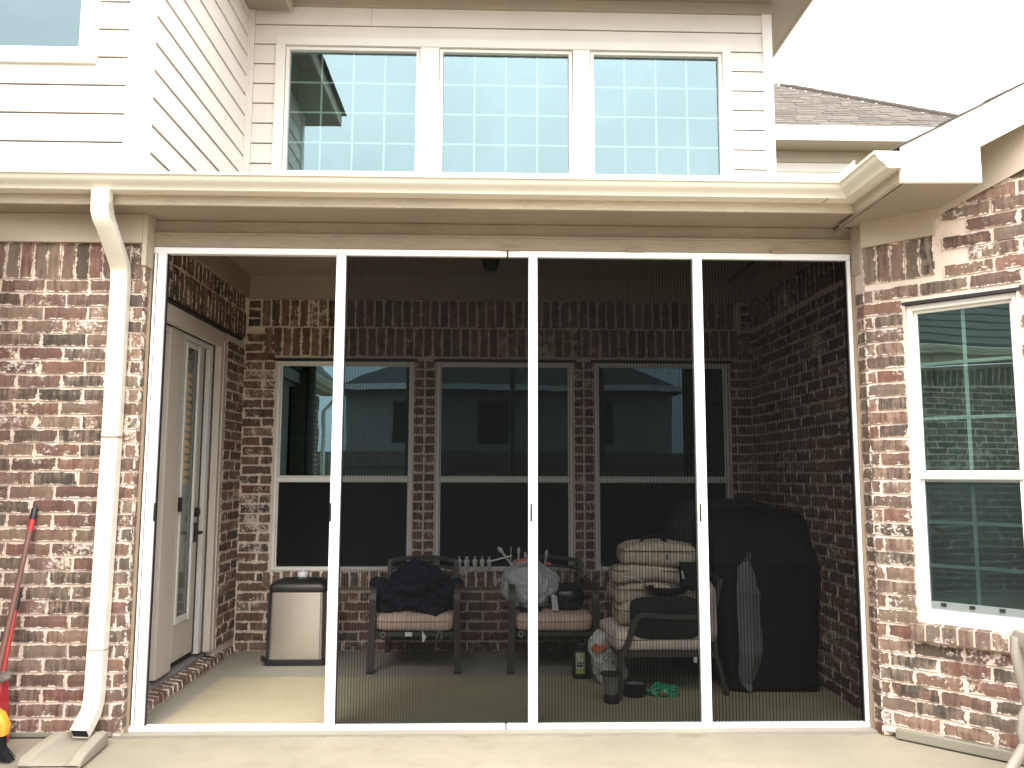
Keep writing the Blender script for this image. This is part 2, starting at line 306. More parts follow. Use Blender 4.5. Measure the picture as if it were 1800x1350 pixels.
# ------------------------------------------------------------------ mesh helpers (layout units, world coordinates)
class MB:
    def __init__(s): s.v = []; s.f = []
    def add(s, v, f):
        o = len(s.v); s.v += [tuple(x) for x in v]; s.f += [tuple(i+o for i in q) for q in f]; return s
    def box(s, a, b):
        x0, y0, z0 = (min(a[i], b[i]) for i in range(3)); x1, y1, z1 = (max(a[i], b[i]) for i in range(3))
        return s.add([(x0,y0,z0),(x1,y0,z0),(x1,y1,z0),(x0,y1,z0),(x0,y0,z1),(x1,y0,z1),(x1,y1,z1),(x0,y1,z1)],
                     [(0,3,2,1),(4,5,6,7),(0,1,5,4),(1,2,6,5),(2,3,7,6),(3,0,4,7)])
    def hexa(s, p):       # 4 bottom corners then 4 top corners
        return s.add(p, [(0,3,2,1),(4,5,6,7),(0,1,5,4),(1,2,6,5),(2,3,7,6),(3,0,4,7)])
    def prism(s, poly, d):  # polygon swept by vector d
        n = len(poly); d = Vector(d); v = [Vector(p) for p in poly]; v += [p+d for p in v]
        return s.add(v, [tuple(range(n))[::-1], tuple(range(n, 2*n))]+[(i, (i+1) % n, n+(i+1) % n, n+i) for i in range(n)])
    def rings(s, rings, cap=True, closed=True):
        n = len(rings[0]); v = [p for r in rings for p in r]; f = []
        for k in range(len(rings)-1):
            for i in range(n if closed else n-1):
                j = (i+1) % n; f.append((k*n+i, k*n+j, (k+1)*n+j, (k+1)*n+i))
        if cap: f += [tuple(range(n))[::-1], tuple(range((len(rings)-1)*n, len(rings)*n))]
        return s.add(v, f)
    def tube(s, path, r, n=8, cap=True, flat=None, upv=(0, 0, 1)):
        P = [Vector(p) for p in path]; rings = []; prev = None
        for i, p in enumerate(P):
            t = (P[min(i+1, len(P)-1)]-P[max(i-1, 0)]).normalized()
            if prev is None:
                u = Vector(upv); u = u-t*u.dot(t)
                if u.length < 1e-3: u = Vector((1, 0, 0)); u = u-t*u.dot(t)
            else: u = prev-t*prev.dot(t)
            u.normalize(); prev = u; w_ = t.cross(u)
            rr = r[i] if isinstance(r, (list, tuple)) else r
            ru, rw = (rr, rr) if flat is None else flat
            if n == 4: ring = [p+u*ru*a+w_*rw*b for a, b in ((1, 1), (-1, 1), (-1, -1), (1, -1))]
            else: ring = [p+u*ru*math.cos(2*math.pi*k/n)+w_*rw*math.sin(2*math.pi*k/n) for k in range(n)]
            rings.append(ring)
        return s.rings(rings, cap)
    def lathe(s, c, prof, n=24, sx=1, sy=1, cap=True):
        return s.rings([[(c[0]+r*sx*math.cos(2*math.pi*k/n), c[1]+r*sy*math.sin(2*math.pi*k/n), c[2]+z) for k in range(n)] for r, z in prof], cap)
    def xf(s, m):
        s.v = [tuple(m @ Vector(p)) for p in s.v]; return s
ORG = {}
def link(name, data, parent, origin):
    o = bpy.data.objects.new(name, data); C.objects.link(o)
    origin = Vector(origin)
    if parent is not None:
        o.parent = parent; o.location = (origin-ORG[parent])*K
    else: o.location = origin*K
    ORG[o] = origin; return o
def obj(name, mb, mat, parent=None, smooth=False, origin=None, bevel=0, angle=40):
    if origin is None: origin = ORG[parent] if parent is not None else (0, 0, 0)
    og = Vector(origin)
    me = bpy.data.meshes.new(name)
    me.from_pydata([((Vector(p)-og)*K) for p in mb.v], [], mb.f); me.materials.append(M[mat] if isinstance(mat, str) else mat)
    bm = bmesh.new(); bm.from_mesh(me); bmesh.ops.recalc_face_normals(bm, faces=bm.faces)
    if bevel: bmesh.ops.bevel(bm, geom=[e for e in bm.edges if e.calc_face_angle(0) > .5], offset=bevel*K, segments=2, affect='EDGES', profile=.6)
    if smooth:
        for f in bm.faces: f.smooth = True
        for e in bm.edges:
            if e.calc_face_angle(0) > R(angle): e.smooth = False
    bm.to_mesh(me); bm.free()
    return link(name, me, parent, origin)
def tag(o, label=None, cat=None, group=None, kind=None):
    for k, v in (('label', label), ('category', cat), ('group', group), ('kind', kind)):
        if v: o[k] = v
    return o
def thing(name, label, cat, loc=(0, 0, 0), group=None):
    return tag(link(name, None, None, loc), label, cat, group)
def dup(root, newloc, label=None):
    r = root.copy(); C.objects.link(r); r.location = Vector(newloc)*K; ORG[r] = Vector(newloc)
    if label: r['label'] = label
    for ch in list(root.children):
        c = ch.copy(); C.objects.link(c); c.parent = r; ORG[c] = ORG[ch]
        for g in ch.children:
            d = g.copy(); C.objects.link(d); d.parent = c; ORG[d] = ORG[g]
    return r
def supq(c, w_, d, h, e1=.35, e2=.3, n=28, m=16, puff=0, rot=0, tilt=0, wob=.009, sag=0):
    """puffed cushion: superquadric with rounded edges"""
    sp = lambda x, p: math.copysign(abs(x)**p, x)
    rings = []
    for i in range(1, m):
        a = -math.pi/2+math.pi*i/m; ca, sa = sp(math.cos(a), e1), sp(math.sin(a), e1); ring = []
        for k in range(n):
            b = 2*math.pi*k/n; x, y, z = w_/2*ca*sp(math.cos(b), e2), d/2*ca*sp(math.sin(b), e2), h/2*sa
            bul = (1-(2*x/w_)**2)*(1-(2*y/d)**2); z *= 1+puff*bul
            q = Vector((x*7+c[0]*9, y*7+c[1]*5, z*7+c[2]*11)); x += noise.noise(q)*wob; y += noise.noise(q+Vector((9, 0, 0)))*wob; z += noise.noise(q+Vector((0, 9, 0)))*wob+(sag*((2*x/w_)**2)*-1)
            ring.append((x, y, z))
        rings.append(ring)
    mb = MB().rings(rings)
    return mb.xf(Matrix.Translation(c) @ Matrix.Rotation(rot, 4, 'Z') @ Matrix.Rotation(tilt, 4, 'X'))
def ico(c, rad, sub, fn):
    bm = bmesh.new(); bmesh.ops.create_icosphere(bm, subdivisions=sub, radius=1)
    mb = MB(); mb.v = [tuple(Vector(c)+Vector(fn(v.co.copy()))*1.0) for v in bm.verts]; mb.f = [tuple(x.index for x in f.verts) for f in bm.faces]; bm.free(); return mb

# ------------------------------------------------------------------ brick laying
CO, PITCH, BH, BL, JOINT = .0677, .2166, .0565, .2045, .0112
_cache = {}
def brick_data(L, h, var):
    """one irregular brick, front at local y=0 facing -y, centred on its face; returns verts, faces, uv 'loc' per vertex"""
    rnd = random.Random(int(L*1000)*31+int(h*1000)*7+var*977)
    nx = max(2, min(6, round(L/.035))); nz = 2 if h < .1 else 5
    vs = []
    for j in range(nz+1):
        for i in range(nx+1):
            x = -L/2+L*i/nx; z = -h/2+h*j/nz; edge = i in (0, nx) or j in (0, nz)
            if edge:
                x += rnd.uniform(-.0022, .0022); z += rnd.uniform(-.0022, .0022)
                y = rnd.uniform(.0005, .0025)
            else: y = rnd.uniform(-.0018, .0008)
            vs.append((x, y, z))
    W_ = nx+1; f = [(j*W_+i, j*W_+i+1, (j+1)*W_+i+1, (j+1)*W_+i) for j in range(nz) for i in range(nx)]
    rim = [i for i in range(W_)]+[j*W_+nx for j in range(1, nz+1)]+[nz*W_+i for i in range(nx-1, -1, -1)]+[j*W_ for j in range(nz-1, 0, -1)]
    b0 = len(vs)
    for r_ in rim: vs.append((vs[r_][0], .03, vs[r_][2]))
    n = len(rim); f += [(rim[(k+1) % n], rim[k], b0+k, b0+(k+1) % n) for k in range(n)]
    return vs, f
def uv_layers(me, vs, L, h, rnds=None, halfs=None, scale=1.0):
    a = me.uv_layers.new(name='loc'); b = me.uv_layers.new(name='half'); c = me.uv_layers.new(name='rnd') if rnds else None
    for lp in me.loops:
        i = lp.vertex_index
        a.data[lp.index].uv = vs[i]
        b.data[lp.index].uv = halfs[i] if halfs else (L/2, h/2)
        if c: c.data[lp.index].uv = (rnds[i], 0)
def brick_mesh(L, h, var):
    L = round(L, 3); key = (L, round(h, 3), var)
    if key not in _cache:
        vs, f = brick_data(L, h, var)
        me = bpy.data.meshes.new('brick'); me.from_pydata([Vector(v)*K for v in vs], [], f)
        uv_layers(me, [(v[0], v[2]) for v in vs], L, h); me.materials.append(M['brick']); _cache[key] = me
    return _cache[key]
class Wall:
    """a wall plane: o=(x,y) of u=0, a=angle of u; outward normal is to the right of u"""
    def __init__(s, o, a): s.o = Vector((o[0], o[1], 0)); s.a = a; s.u = Vector((math.cos(a), math.sin(a), 0)); s.n = Vector((math.sin(a), -math.cos(a), 0))
    def p(s, u, z, out_=0): return s.o+s.u*u+s.n*out_+Vector((0, 0, z))
    def box(s, mb, u0, u1, z0, z1, o0, o1):
        return mb.hexa([s.p(u0, z0, o1), s.p(u1, z0, o1), s.p(u1, z0, o0), s.p(u0, z0, o0), s.p(u0, z1, o1), s.p(u1, z1, o1), s.p(u1, z1, o0), s.p(u0, z1, o0)])
def rows(u0, u1, k0, k1, z0, holes=(), shift=0.0, jitter=.004):
    """running bond: returns pieces (u, z, L, h)"""
    out_ = []
    for k in range(k0, k1):
        zc = z0+k*CO; segs = [(u0, u1)]
        for (a, b, c, d) in holes:
            if c-.02 < zc < d+.02:
                ns = []
                for (p, q) in segs:
                    if b <= p or a >= q: ns.append((p, q)); continue
                    if a > p: ns.append((p, a-JOINT*.5))
                    if b < q: ns.append((b+JOINT*.5, q))
                segs = ns
        for (p, q) in segs:
            if q-p < .03: continue
            x = u0+shift-PITCH+(PITCH*.5 if k % 2 else 0)-PITCH*4
            while x < q:
                a, b = max(x, p), min(x+BL, q)
                if q-b < .046: b = q-.001
                if a-p < .034: a = p+.001
                if b-a > BL*1.22: a = b-BL*1.2
                if b-a > .028: out_.append(((a+b)/2, zc+random.uniform(-.002, .002), b-a, BH+random.uniform(-.002, .002)))
                x += PITCH
    return out_
def soldiers(u0, u1, z0, z1, first=0.0):
    out_ = []; x = u0+first
    while x+BH*.6 < u1:
        L = min(BH, u1-x); out_.append((x+L/2, (z0+z1)/2+random.uniform(-.002, .002), L, z1-z0)); x += CO
    return out_
def lay(parent, W, pieces, out_=0.0, joined=True, name='brick'):
    if not joined:
        for (u, z, L, h) in pieces:
            me = brick_mesh(round(L/.01)*.01 if L < .2 else BL, round(h/.002)*.002, random.randrange(5))
            o = bpy.data.objects.new(name, me); C.objects.link(o); o.parent = parent
            o.location = (W.p(u, z, out_+random.uniform(-.0015, .0015))-ORG[parent])*K; o.rotation_euler = (0, random.uniform(-.006, .006), W.a)
        return
    V, F, LV, HV, RV = [], [], [], [], []
    for (u, z, L, h) in pieces:
        vs, f = brick_data(L, h, random.randrange(40)); b = len(V); r_ = random.random()
        for v in vs:
            V.append((W.p(u+v[0], z+v[2], out_-v[1])-ORG[parent])*K); LV.append((v[0], v[2])); HV.append((L/2, h/2)); RV.append(r_)
        F += [tuple(i+b for i in q) for q in f]
    if not V: return
    me = bpy.data.meshes.new('brickwork'); me.from_pydata(V, [], F); uv_layers(me, LV, 0, 0, RV, HV); me.materials.append(M['brickwork'])
    o = link('brickwork', me, parent, ORG[parent]); o['kind'] = 'stuff'; return o
def backing(name, W, u0, u1, z0, z1, parent, holes=(), th=.1, out_=-.0095, mat='mortar', label=None):
    us = sorted({u0, u1, *[x for h in holes for x in h[:2] if u0 < x < u1]}); zs = sorted({z0, z1, *[x for h in holes for x in h[2:] if z0 < x < z1]})
    mb = MB()
    for i in range(len(us)-1):
        for j in range(len(zs)-1):
            cu, cz = (us[i]+us[i+1])/2, (zs[j]+zs[j+1])/2
            if any(h[0] < cu < h[1] and h[2] < cz < h[3] for h in holes): continue
            W.box(mb, us[i], us[i+1], zs[j], zs[j+1], out_, out_-th)
    return tag(obj(name, mb, mat, parent), label)

# ================================================================== SETTING
g = obj('lawn', MB().box((-300, -300, -.3), (300, 300, -.06)), 'lawn'); tag(g, kind='structure', label='mown lawn round the patio')
g = obj('patio', MB().box((-3, -7.5, -.30), (9, -.006, -.006)), 'concrete'); tag(g, kind='structure', label='sunlit cream concrete patio in front of the screens')
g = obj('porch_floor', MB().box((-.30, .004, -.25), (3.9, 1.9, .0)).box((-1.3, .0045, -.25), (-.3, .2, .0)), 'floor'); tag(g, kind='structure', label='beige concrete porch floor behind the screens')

# ================================================================== HOUSE
house = thing('house', 'cream sided and red brick house with a screened back porch', 'house')
# ---- front left brick wall
WF = Wall((-1.3, 0), 0); Z0 = .0498
front = backing('brick_wall', WF, 0, 1.3-.0065, 0, 2.515, house, th=.075, label='red brick front wall left of the porch behind the downspout')
pc = rows(0, 1.3, 0, 32, Z0, shift=.062); ps = soldiers(0, 1.3, 2.184, 2.366, .012)
vis = [q for q in pc+ps if q[0]+q[2]/2 > 1.3-.54]; lay(front, WF, vis, joined=False); lay(front, WF, [q for q in pc+ps if q not in vis])
WJ = Wall((0, 0), R(90))
jamb = backing('brick_jamb', WJ, .012, .095, 0, 2.5, house, th=.04)
lay(jamb, WJ, [(.05, Z0+k*CO, .088 if k % 2 else .07, BH) for k in range(32)]+[(.05, 2.275, .08, .18)])
# ---- left interior wall with the door
WL = Wall((-.04, .1), R(90))
dh = (-.1, 1.36, -.1, 2.165)
lw = backing('brick_wall', WL, -.02, 1.80, 0, 2.70, house, holes=[dh], th=.09, label='brick wall round the porch side door')
lay(lw, WL, rows(1.366, 1.745, 1, 31, .06, shift=.03))
lay(lw, WL, soldiers(-.0, 1.745, 2.19, 2.375)+soldiers(0, 1.745, 2.386, 2.49, .02))
obj('lintel', WL.box(MB(), -.02, 1.64, 2.163, 2.183, .012, -.08), 'steelhead', lw)
# rowlock sill under the door
sill = obj('brick_sill', MB().box((-.14, .1, 0), (-.027, 1.79, .04)), 'mortar', house)
for k in range(25):
    y = .128+k*CO; me = bpy.data.meshes.get('sill_brick')
    if me is None:
        vs, f = brick_data(.0545, .05, 3); mb = []
        me = bpy.data.meshes.new('sill_brick'); x0, x1 = -.115, 0.0
        V = [(x0, -.026, -.02), (x1, -.026, -.02), (x1, .026, -.02), (x0, .026, -.02), (x0, -.026, .035), (x1-.004, -.027, .018), (x1-.004, .027, .018), (x0, .026, .035)]
        me.from_pydata([Vector(v)*K for v in V], [], [(0,3,2,1),(4,5,6,7),(0,1,5,4),(1,2,6,5),(2,3,7,6),(3,0,4,7)])
        uv_layers(me, [(v[1], v[2]*.8+.0) for v in V], .054, .075); me.materials.append(M['brick'])
    o = bpy.data.objects.new('brick', me); C.objects.link(o); o.parent = sill; o.location = Vector((-.02, y, .03))*K; o.rotation_euler = (0, random.uniform(-.03, .03), random.uniform(-.03, .03))
# ---- door (two leaves)
door = obj('door', MB().box((-.155, .30, .13), (-.115, .60, 2.06)).box((-.155, .87, .13), (-.115, .915, 2.06)).box((-.155, 1.13, .13), (-.115, 1.232, 2.06)).box((-.155, .915, .13), (-.115, 1.13, .36)).box((-.155, .915, 2.0), (-.115, 1.13, 2.06)), 'door', house, bevel=.003)
tag(door, 'beige glazed porch side door with black lever')
obj('door_casing', MB().box((-.09, 1.355, .10), (-.047, 1.458, 2.16)).box((-.09, .1, 2.062), (-.047, 1.354, 2.16)).box((-.075, 1.40, .10), (-.04, 1.452, 2.10)), 'door', door, bevel=.004)
obj('door_jamb', MB().box((-.16, 1.30, .10), (-.10, 1.354, 2.06)).box((-.16, .83, .10), (-.105, .868, 2.06)).box((-.16, .1, 2.03), (-.102, 1.30, 2.061)), 'doorwhite', door, bevel=.003)
obj('gap_strip', MB().box((-.16, 1.233, .11), (-.128, 1.299, 2.03)), 'screenblack', door)  # black strip drawn for the dark gap between leaf and jamb
obj('mullion', MB().box((-.16, .62, .10), (-.095, .829, 2.06)), 'door', door, bevel=.004)
obj('glazing_frame', MB().box((-.1145, .905, .345), (-.104, .928, 2.02)).box((-.114, 1.108, .345), (-.10, 1.135, 2.02)).box((-.1145, .928, .345), (-.104, 1.108, .385)).box((-.1145, .928, 1.99), (-.104, 1.108, 2.02)), 'doorwhite', door, bevel=.004)
obj('pane', MB().box((-.1175, .917, .35), (-.1152, 1.128, 2.005)), 'glass_door', door)
sl = MB()
for k in range(15):
    z = 1.16+k*.046; sl.hexa([(-.121, .945, z), (-.121, 1.055, z+.006), (-.118, 1.055, z+.006), (-.118, .945, z), (-.1225, .945, z+.043), (-.1225, 1.055, z+.028), (-.121, 1.055, z+.028), (-.121, .945, z+.043)])
obj('slat', sl, 'slat', door)['kind'] = 'stuff'
obj('inner_blind', MB().box((-.1265, .916, .361), (-.123, 1.129, 1.999)), 'doorblind', door)
hd = obj('handle', MB().tube([(-.115, 1.19, .86), (-.07, 1.19, .86), (-.065, 1.15, .86), (-.065, 1.10, .865)], .011, 8).box((-.114, 1.165, .80), (-.105, 1.215, .92)), 'blackmetal', door, True)
obj('deadbolt', MB().lathe((0, 0, 0), [(.001, 0), (.03, 0), (.028, .022), (.001, .022)], 16).xf(Matrix.Translation((-.114, 1.19, .985)) @ Matrix.Rotation(R(90), 4, 'Y')), 'blackmetal', door, True)
obj('latch', MB().box((-.114, .875, 1.0), (-.09, .902, 1.085)), 'blackmetal', door, bevel=.004)
obj('threshold', MB().hexa([(-.22, .1, 0), (-.10, .1, 0), (-.10, 1.46, 0), (-.22, 1.46, 0), (-.22, .1, .125), (-.10, .1, .07), (-.10, 1.46, .07), (-.22, 1.46, .125)]), 'threshold', door)
obj('reveal_lining', MB().box((-.30, .105, 0), (-.1405, 1.62, 2.25)), 'room', door)

# ---- windows
def window(W, u0, u1, z0, z1, rec, name_label, meet=None, grid=None, glass='glass_low', screen=False, fw_=.032, depth=.06, blind=None, clips=0, mat='vinyl', rail=.04, up_only=False, mw_=.007, st=.014, lowrail=1.8, low_screen='solar'):
    f = MB(); o0, o1 = -rec, -rec-depth
    W.box(f, u0, u0+fw_, z0, z1, o0, o1); W.box(f, u1-fw_, u1, z0, z1, o0, o1)
    W.box(f, u0+fw_, u1-fw_, z0, z0+fw_, o0, o1); W.box(f, u0+fw_, u1-fw_, z1-fw_, z1, o0, o1)
    wi = tag(obj('window', f, mat, house, bevel=.003), name_label)
    a, b, c, d = u0+fw_, u1-fw_, z0+fw_, z1-fw_
    spans = [(c, d)] if meet is None else [(c, meet-rail/2), (meet+rail/2, d)]
    if meet is not None:
        obj('meeting_rail', W.box(MB(), a+.001, b-.001, meet-rail/2, meet+rail/2, o0+.006, o1), mat, wi, bevel=.003)
    for i, (p, q) in enumerate(spans):
        low = meet is not None and i == 0
        if meet is not None:   # sash
            s = MB(); t = st; oo = o0-.012-(0 if low else .014)
            W.box(s, a+.001, a+t, p+.001, q-.001, oo, oo-.02); W.box(s, b-t, b-.001, p+.001, q-.001, oo, oo-.02)
            W.box(s, a+t, b-t, p+.001, p+t*(lowrail if low else 1), oo, oo-.02); W.box(s, a+t, b-t, q-t, q-.001, oo, oo-.02)
            obj('sash', s, mat, wi, bevel=.002)
        gz = o0-.034
        obj('pane', W.box(MB(), a+.002, b-.002, p+.002, q-.002, gz, gz-.004), glass, wi)
        if grid and not (up_only and low):
            gx, gy = grid
            for k in range(1, gx):
                u = a+(b-a)*k/gx; obj('muntin', W.box(MB(), u-mw_, u+mw_, p+.003, q-.003, gz-.007, gz-.012), 'white', wi)
            for k in range(1, gy):
                z = p+(q-p)*k/gy; obj('muntin', W.box(MB(), a+.003, b-.003, z-mw_, z+mw_, gz-.0122, gz-.016), 'white', wi)
        if screen and low:
            obj('insect_screen', W.box(MB(), a+.014, b-.014, p+.004, q-.004, o0-.011, o0-.0115), low_screen, wi)
            if clips:
                for k in range(clips):
                    u = a+.07+k*.12; obj('screen_tab', W.box(MB(), u-.011, u+.011, p+.022, p+.036, o0-.006, o0-.0118), 'blackmetal', wi)
    rm = MB(); d0, d1 = o1-.0005, o1-.26
    W.box(rm, a-.012, b+.012, c-.012, d+.012, d1, d1-.01)
    W.box(rm, a-.012, a-.002, c-.012, d+.012, d0, d1+.0005); W.box(rm, b+.002, b+.012, c-.012, d+.012, d0, d1+.0005)
    W.box(rm, a-.0015, b+.0015, c-.012, c-.002, d0, d1+.0005); W.box(rm, a-.0015, b+.0015, d+.002, d+.012, d0, d1+.0005)
    obj('room', rm, blind or 'room', wi)
    return wi
# back wall
YB = 1.845
WB = Wall((-.04, YB), 0); X = lambda x: x+.04
wins = [(.1946, 1.1694), (1.3437, 2.3232), (2.4891, 3.4663)]; ZW, ZH = .55, 2.045
holes = [(X(a), X(b), ZW, ZH) for a, b in wins]
bw = backing('brick_wall', WB, -.1, 3.82, 0, 2.70, house, holes=holes, th=.1, label='back brick wall of the porch with three windows')
left_pier = rows(0, X(.1946)-.012, 6, 33, .032, shift=.03)
lay(bw, WB, [q for q in left_pier], joined=False)
rest = soldiers(X(.075), X(3.56), 2.286, 2.483)+soldiers(X(.075), X(3.56), 2.072, 2.276, .02)
rest += rows(X(3.4663)+.014, X(3.63), 1, 33, .055, shift=.05)
for (a, b) in ((1.1694, 1.3437), (2.3232, 2.4891)):
    for k in range(22):
        z = ZW+.04+k*CO; wd = (b-a-.04)/2
        rest += [(X(a)+.014+wd/2, z, wd, BH), (X(b)-.014-wd/2, z, wd, BH)]
rest += rows(0.005, X(3.63), 0, 6, .032, shift=.1)
rest += [(X(3.60), 2.1+k*CO, .07, BH) for k in range(6)]
lay(bw, WB, rest)
lay(bw, WB, [(X(.02), 2.31+k*CO, .085, BH) for k in range(3)])
# rowlock sill under the three windows
ws = obj('window_sill', MB().box((.15, YB-.03, .438), (3.51, YB-.008, .545)), 'mortar', house)
lay(ws, Wall((.15, YB-.036), 0), soldiers(0, 3.36, .44, .547))
labels = ['porch window nearest the side door', 'middle porch window behind the chairs', 'porch window behind the covered grill']
for (a, b), lb in zip(wins, labels):
    window(WB, X(a), X(b), ZW+.001, ZH-.012, .012, lb, meet=1.185, glass='glass_low', screen=True, grid=(2, 3), up_only=True, blind='tealroom', fw_=.021, st=.010, rail=.034)
    obj('lintel', WB.box(MB(), X(a)-.03, X(b)+.03, ZH-.011, ZH+.008, .004, -.05), 'steelhead', bw)
# right interior wall
WR = Wall((3.6314, YB), R(-90))
rw = backing('brick_wall', WR, -.08, 1.78, 0, 2.70, house, th=.09, label='dark brick wall behind the covered grill')
lay(rw, WR, rows(0, 1.74, 0, 33, .055, shift=.07)+soldiers(.0, 1.74, 2.286, 2.483))
# ceiling and its frieze boards
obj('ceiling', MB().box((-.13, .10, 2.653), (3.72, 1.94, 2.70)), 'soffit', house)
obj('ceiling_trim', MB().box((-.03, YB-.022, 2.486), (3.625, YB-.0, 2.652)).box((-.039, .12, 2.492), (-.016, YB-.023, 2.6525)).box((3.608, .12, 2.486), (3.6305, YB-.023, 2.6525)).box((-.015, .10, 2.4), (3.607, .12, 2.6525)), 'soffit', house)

# ---- header beam, frieze, soffit, fascia
beam = obj('header_beam', MB().box((.012, .07, 2.372), (3.60, .10, 2.442)).box((.012, .084, 2.442), (3.60, .10, 2.512)).box((.012, .062, 2.436), (3.60, .084, 2.446)), 'beam', house, bevel=.002)
obj('frieze_board', MB().box((-1.3, -.022, 2.366), (-.012, -.001, 2.513)), 'cream', house, bevel=.002)
obj('corner_board', MB().box((-.0115, -.022, 2.252), (.0115, .10, 2.513)), 'cream', house, bevel=.002)
obj('corner_board', MB().box((3.6, -.02, 2.252), (3.62, .10, 2.505)), 'cream', house, bevel=.002)
obj('jamb_trim', MB().box((-.004, .055, 0), (.012, .10, 2.25)), 'tan', house, bevel=.002)
obj('jamb_trim', MB().box((3.592, .055, 0), (3.61, .10, 2.25)), 'tan', house, bevel=.002)
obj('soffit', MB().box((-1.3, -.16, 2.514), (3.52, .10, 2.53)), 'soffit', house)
fas = obj('fascia', MB().box((-1.3, -.182, 2.508), (3.52, -.161, 2.66)), 'fascia', house, bevel=.002)
def gutter_profile(y, z, sgn=-1, horiz=None):
    # K-style: bottom back -> bottom front -> curved face -> lip ; closed with an inner skin
    pts = [(0, 0), (.06, 0), (.066, .004), (.069, .014), (.080, .024), (.096, .034), (.106, .046), (.110, .058), (.120, .062), (.122, .074), (.116, .075)]
    inn = [(.112, .066), (.102, .060), (.060, .012), (.006, .006), (.006, .075), (0, .075)]
    return pts+inn
def gutter_run(p0, p1, outdir, zb, m0=0, m1=0):
    pr = gutter_profile(0, 0); d = (Vector(p1)-Vector(p0)).normalized(); o = Vector(outdir); r0, r1 = [], []
    for (a, b) in pr:
        r0.append(Vector(p0)+o*a+Vector((0, 0, b))+d*a*m0); r1.append(Vector(p1)+o*a+Vector((0, 0, b))+d*a*m1)
    return MB().rings([r0, r1])
ZG = 2.556
gut = obj('gutter', gutter_run((-1.3, -.1825, ZG+.0), (3.5075, -.1825, ZG), (0, -1, 0), ZG, 0, -1), 'gutter', house, True, angle=35)
tag(gut, 'cream gutter along the porch eave')
g2 = gutter_run((3.5075, -.1825, ZG), (3.5075, -.655, ZG), (-1, 0, 0), ZG, 1, 0)
obj('gutter', g2, 'gutter', house, True, angle=35)
pr = gutter_profile(0, 0)[:11]
obj('gutter_end_cap', MB().prism([(3.5075-a, -.6555, ZG+b) for a, b in pr]+[(3.5075, -.6555, ZG+.075)], (0, -.004, 0)), 'white', house)
obj('gutter_seam', MB().box((3.352, -.2535, ZG+.001), (3.354, -.19, ZG-.002)), 'steelhead', gut)
obj('splash_guard', MB().hexa([(3.385, -.30, 2.631), (3.43, -.38, 2.631), (3.433, -.378, 2.631), (3.388, -.298, 2.631), (3.385, -.30, 2.655), (3.43, -.38, 2.70), (3.433, -.378, 2.70), (3.388, -.298, 2.655)]), 'white', gut)
# ---- downspout
dn = MB()
prof = (.040, .029)
def dpath(pts): return MB().tube(pts, 0, 4, flat=prof, upv=(1, 0, 0))
pts = [(-.118, -.235, 2.56), (-.118, -.235, 2.50), (-.118, -.233, 2.455), (-.114, -.222, 2.425), (-.108, -.20, 2.40), (-.10, -.10, 2.29), (-.10, -.058, 2.248), (-.10, -.038, 2.215), (-.10, -.034, 2.17), (-.10, -.034, 1.4)]
down = obj('downspout', dpath(pts), 'gutter', house, bevel=.006, smooth=True)
tag(down, 'white downspout on the brick wall left of the screens')
lo = [(-.10, -.034, 1.399), (-.113, -.034, .22), (-.113, -.040, .17), (-.114, -.06, .125), (-.118, -.15, .055)]
lowm = MB().tube(lo, 0, 4, flat=(.038, .027), upv=(1, 0, 0), cap=False)
lowp = obj('downspout_outlet', lowm, 'gutter', down, bevel=0)
obj('outlet_mouth', MB().tube([(-.1165, -.12, .078), (-.1178, -.146, .058)], 0, 4, flat=(.035, .024), upv=(1, 0, 0)), 'room', down)
rb = MB()
for k in range(9):
    t = k/8; z = 2.49-.075*t; rb.box((-.0775, -.262+.01*t, z), (-.0745, -.206+.03*t, z+.004))
    z2 = 2.245-.07*t; rb.box((-.139, -.066, z2), (-.062, -.0625, z2+.0035))
for k in range(8):
    t = k/7; zc = 2.47-.075*t; yc = -.233+.045*t**2; xo = -.0803+.0075*t
    rb.hexa([(xo, yc-.026, zc), (xo+.004, yc-.026, zc), (xo+.004, yc+.026, zc+.012), (xo, yc+.026, zc+.012), (xo, yc-.026, zc+.005), (xo+.004, yc-.026, zc+.005), (xo+.004, yc+.026, zc+.017), (xo, yc+.026, zc+.017)])
obj('crimp', rb, 'gutter', down)['kind'] = 'stuff'
obj('seam', MB().box((-.1405, -.0635, 1.395), (-.0595, -.0045, 1.399)).box((-.151, -.0622, .402), (-.071, -.005, .405)), 'tan', down)

# ---- right wing: 45-degree brick wall, window, gable
WA = Wall((3.6, -.05), R(-45))
WT = [.187, .665, .576, 2.062]
hole = tuple(WT)
aw = backing('brick_wall', WA, .004, 1.3, .02, 2.49, house, holes=[hole], th=.1, label='angled brick wall right of the screens')
pa = rows(0, 1.3, 0, 47, .085, holes=[(WT[0]-.004, WT[1]+.004, .462, 2.062)], shift=.05)
pa = [q for q in pa if not (q[1] > 2.16 and q[0]-q[2]/2 < .345) or q[1] > 2.52]
cut = [q for q in pa if q[0]+q[2]/2 <= .345 or q[1] < 2.16 or q[0]-q[2]/2 > .345]
for q in pa:
    if q not in cut: cut.append(q)
pa = [((max(q[0]-q[2]/2, .352)+q[0]+q[2]/2)/2, q[1], q[0]+q[2]/2-max(q[0]-q[2]/2, .352), q[3]) if q[1] > 2.16 and q[0]-q[2]/2 < .352 and q[0]+q[2]/2 > .39 else q for q in pa]
pa += [((.35+.43)/2-.0, 2.117+CO*j, .07, BH) for j in ()]
sl_ = .526
def rz(x): return 2.662+(x-3.86)*sl_          # underside of the rake soffit
pa = [q for q in pa if q[1] < 2.45 or q[1]+.03 < rz(3.6+(q[0]-q[2]/2)*.7071)-.02]
pb = soldiers(0.004, .345, 2.178, 2.365)
A, B = WA.p(.345, 0, -.0065), WA.p(1.3, 0, -.0065)
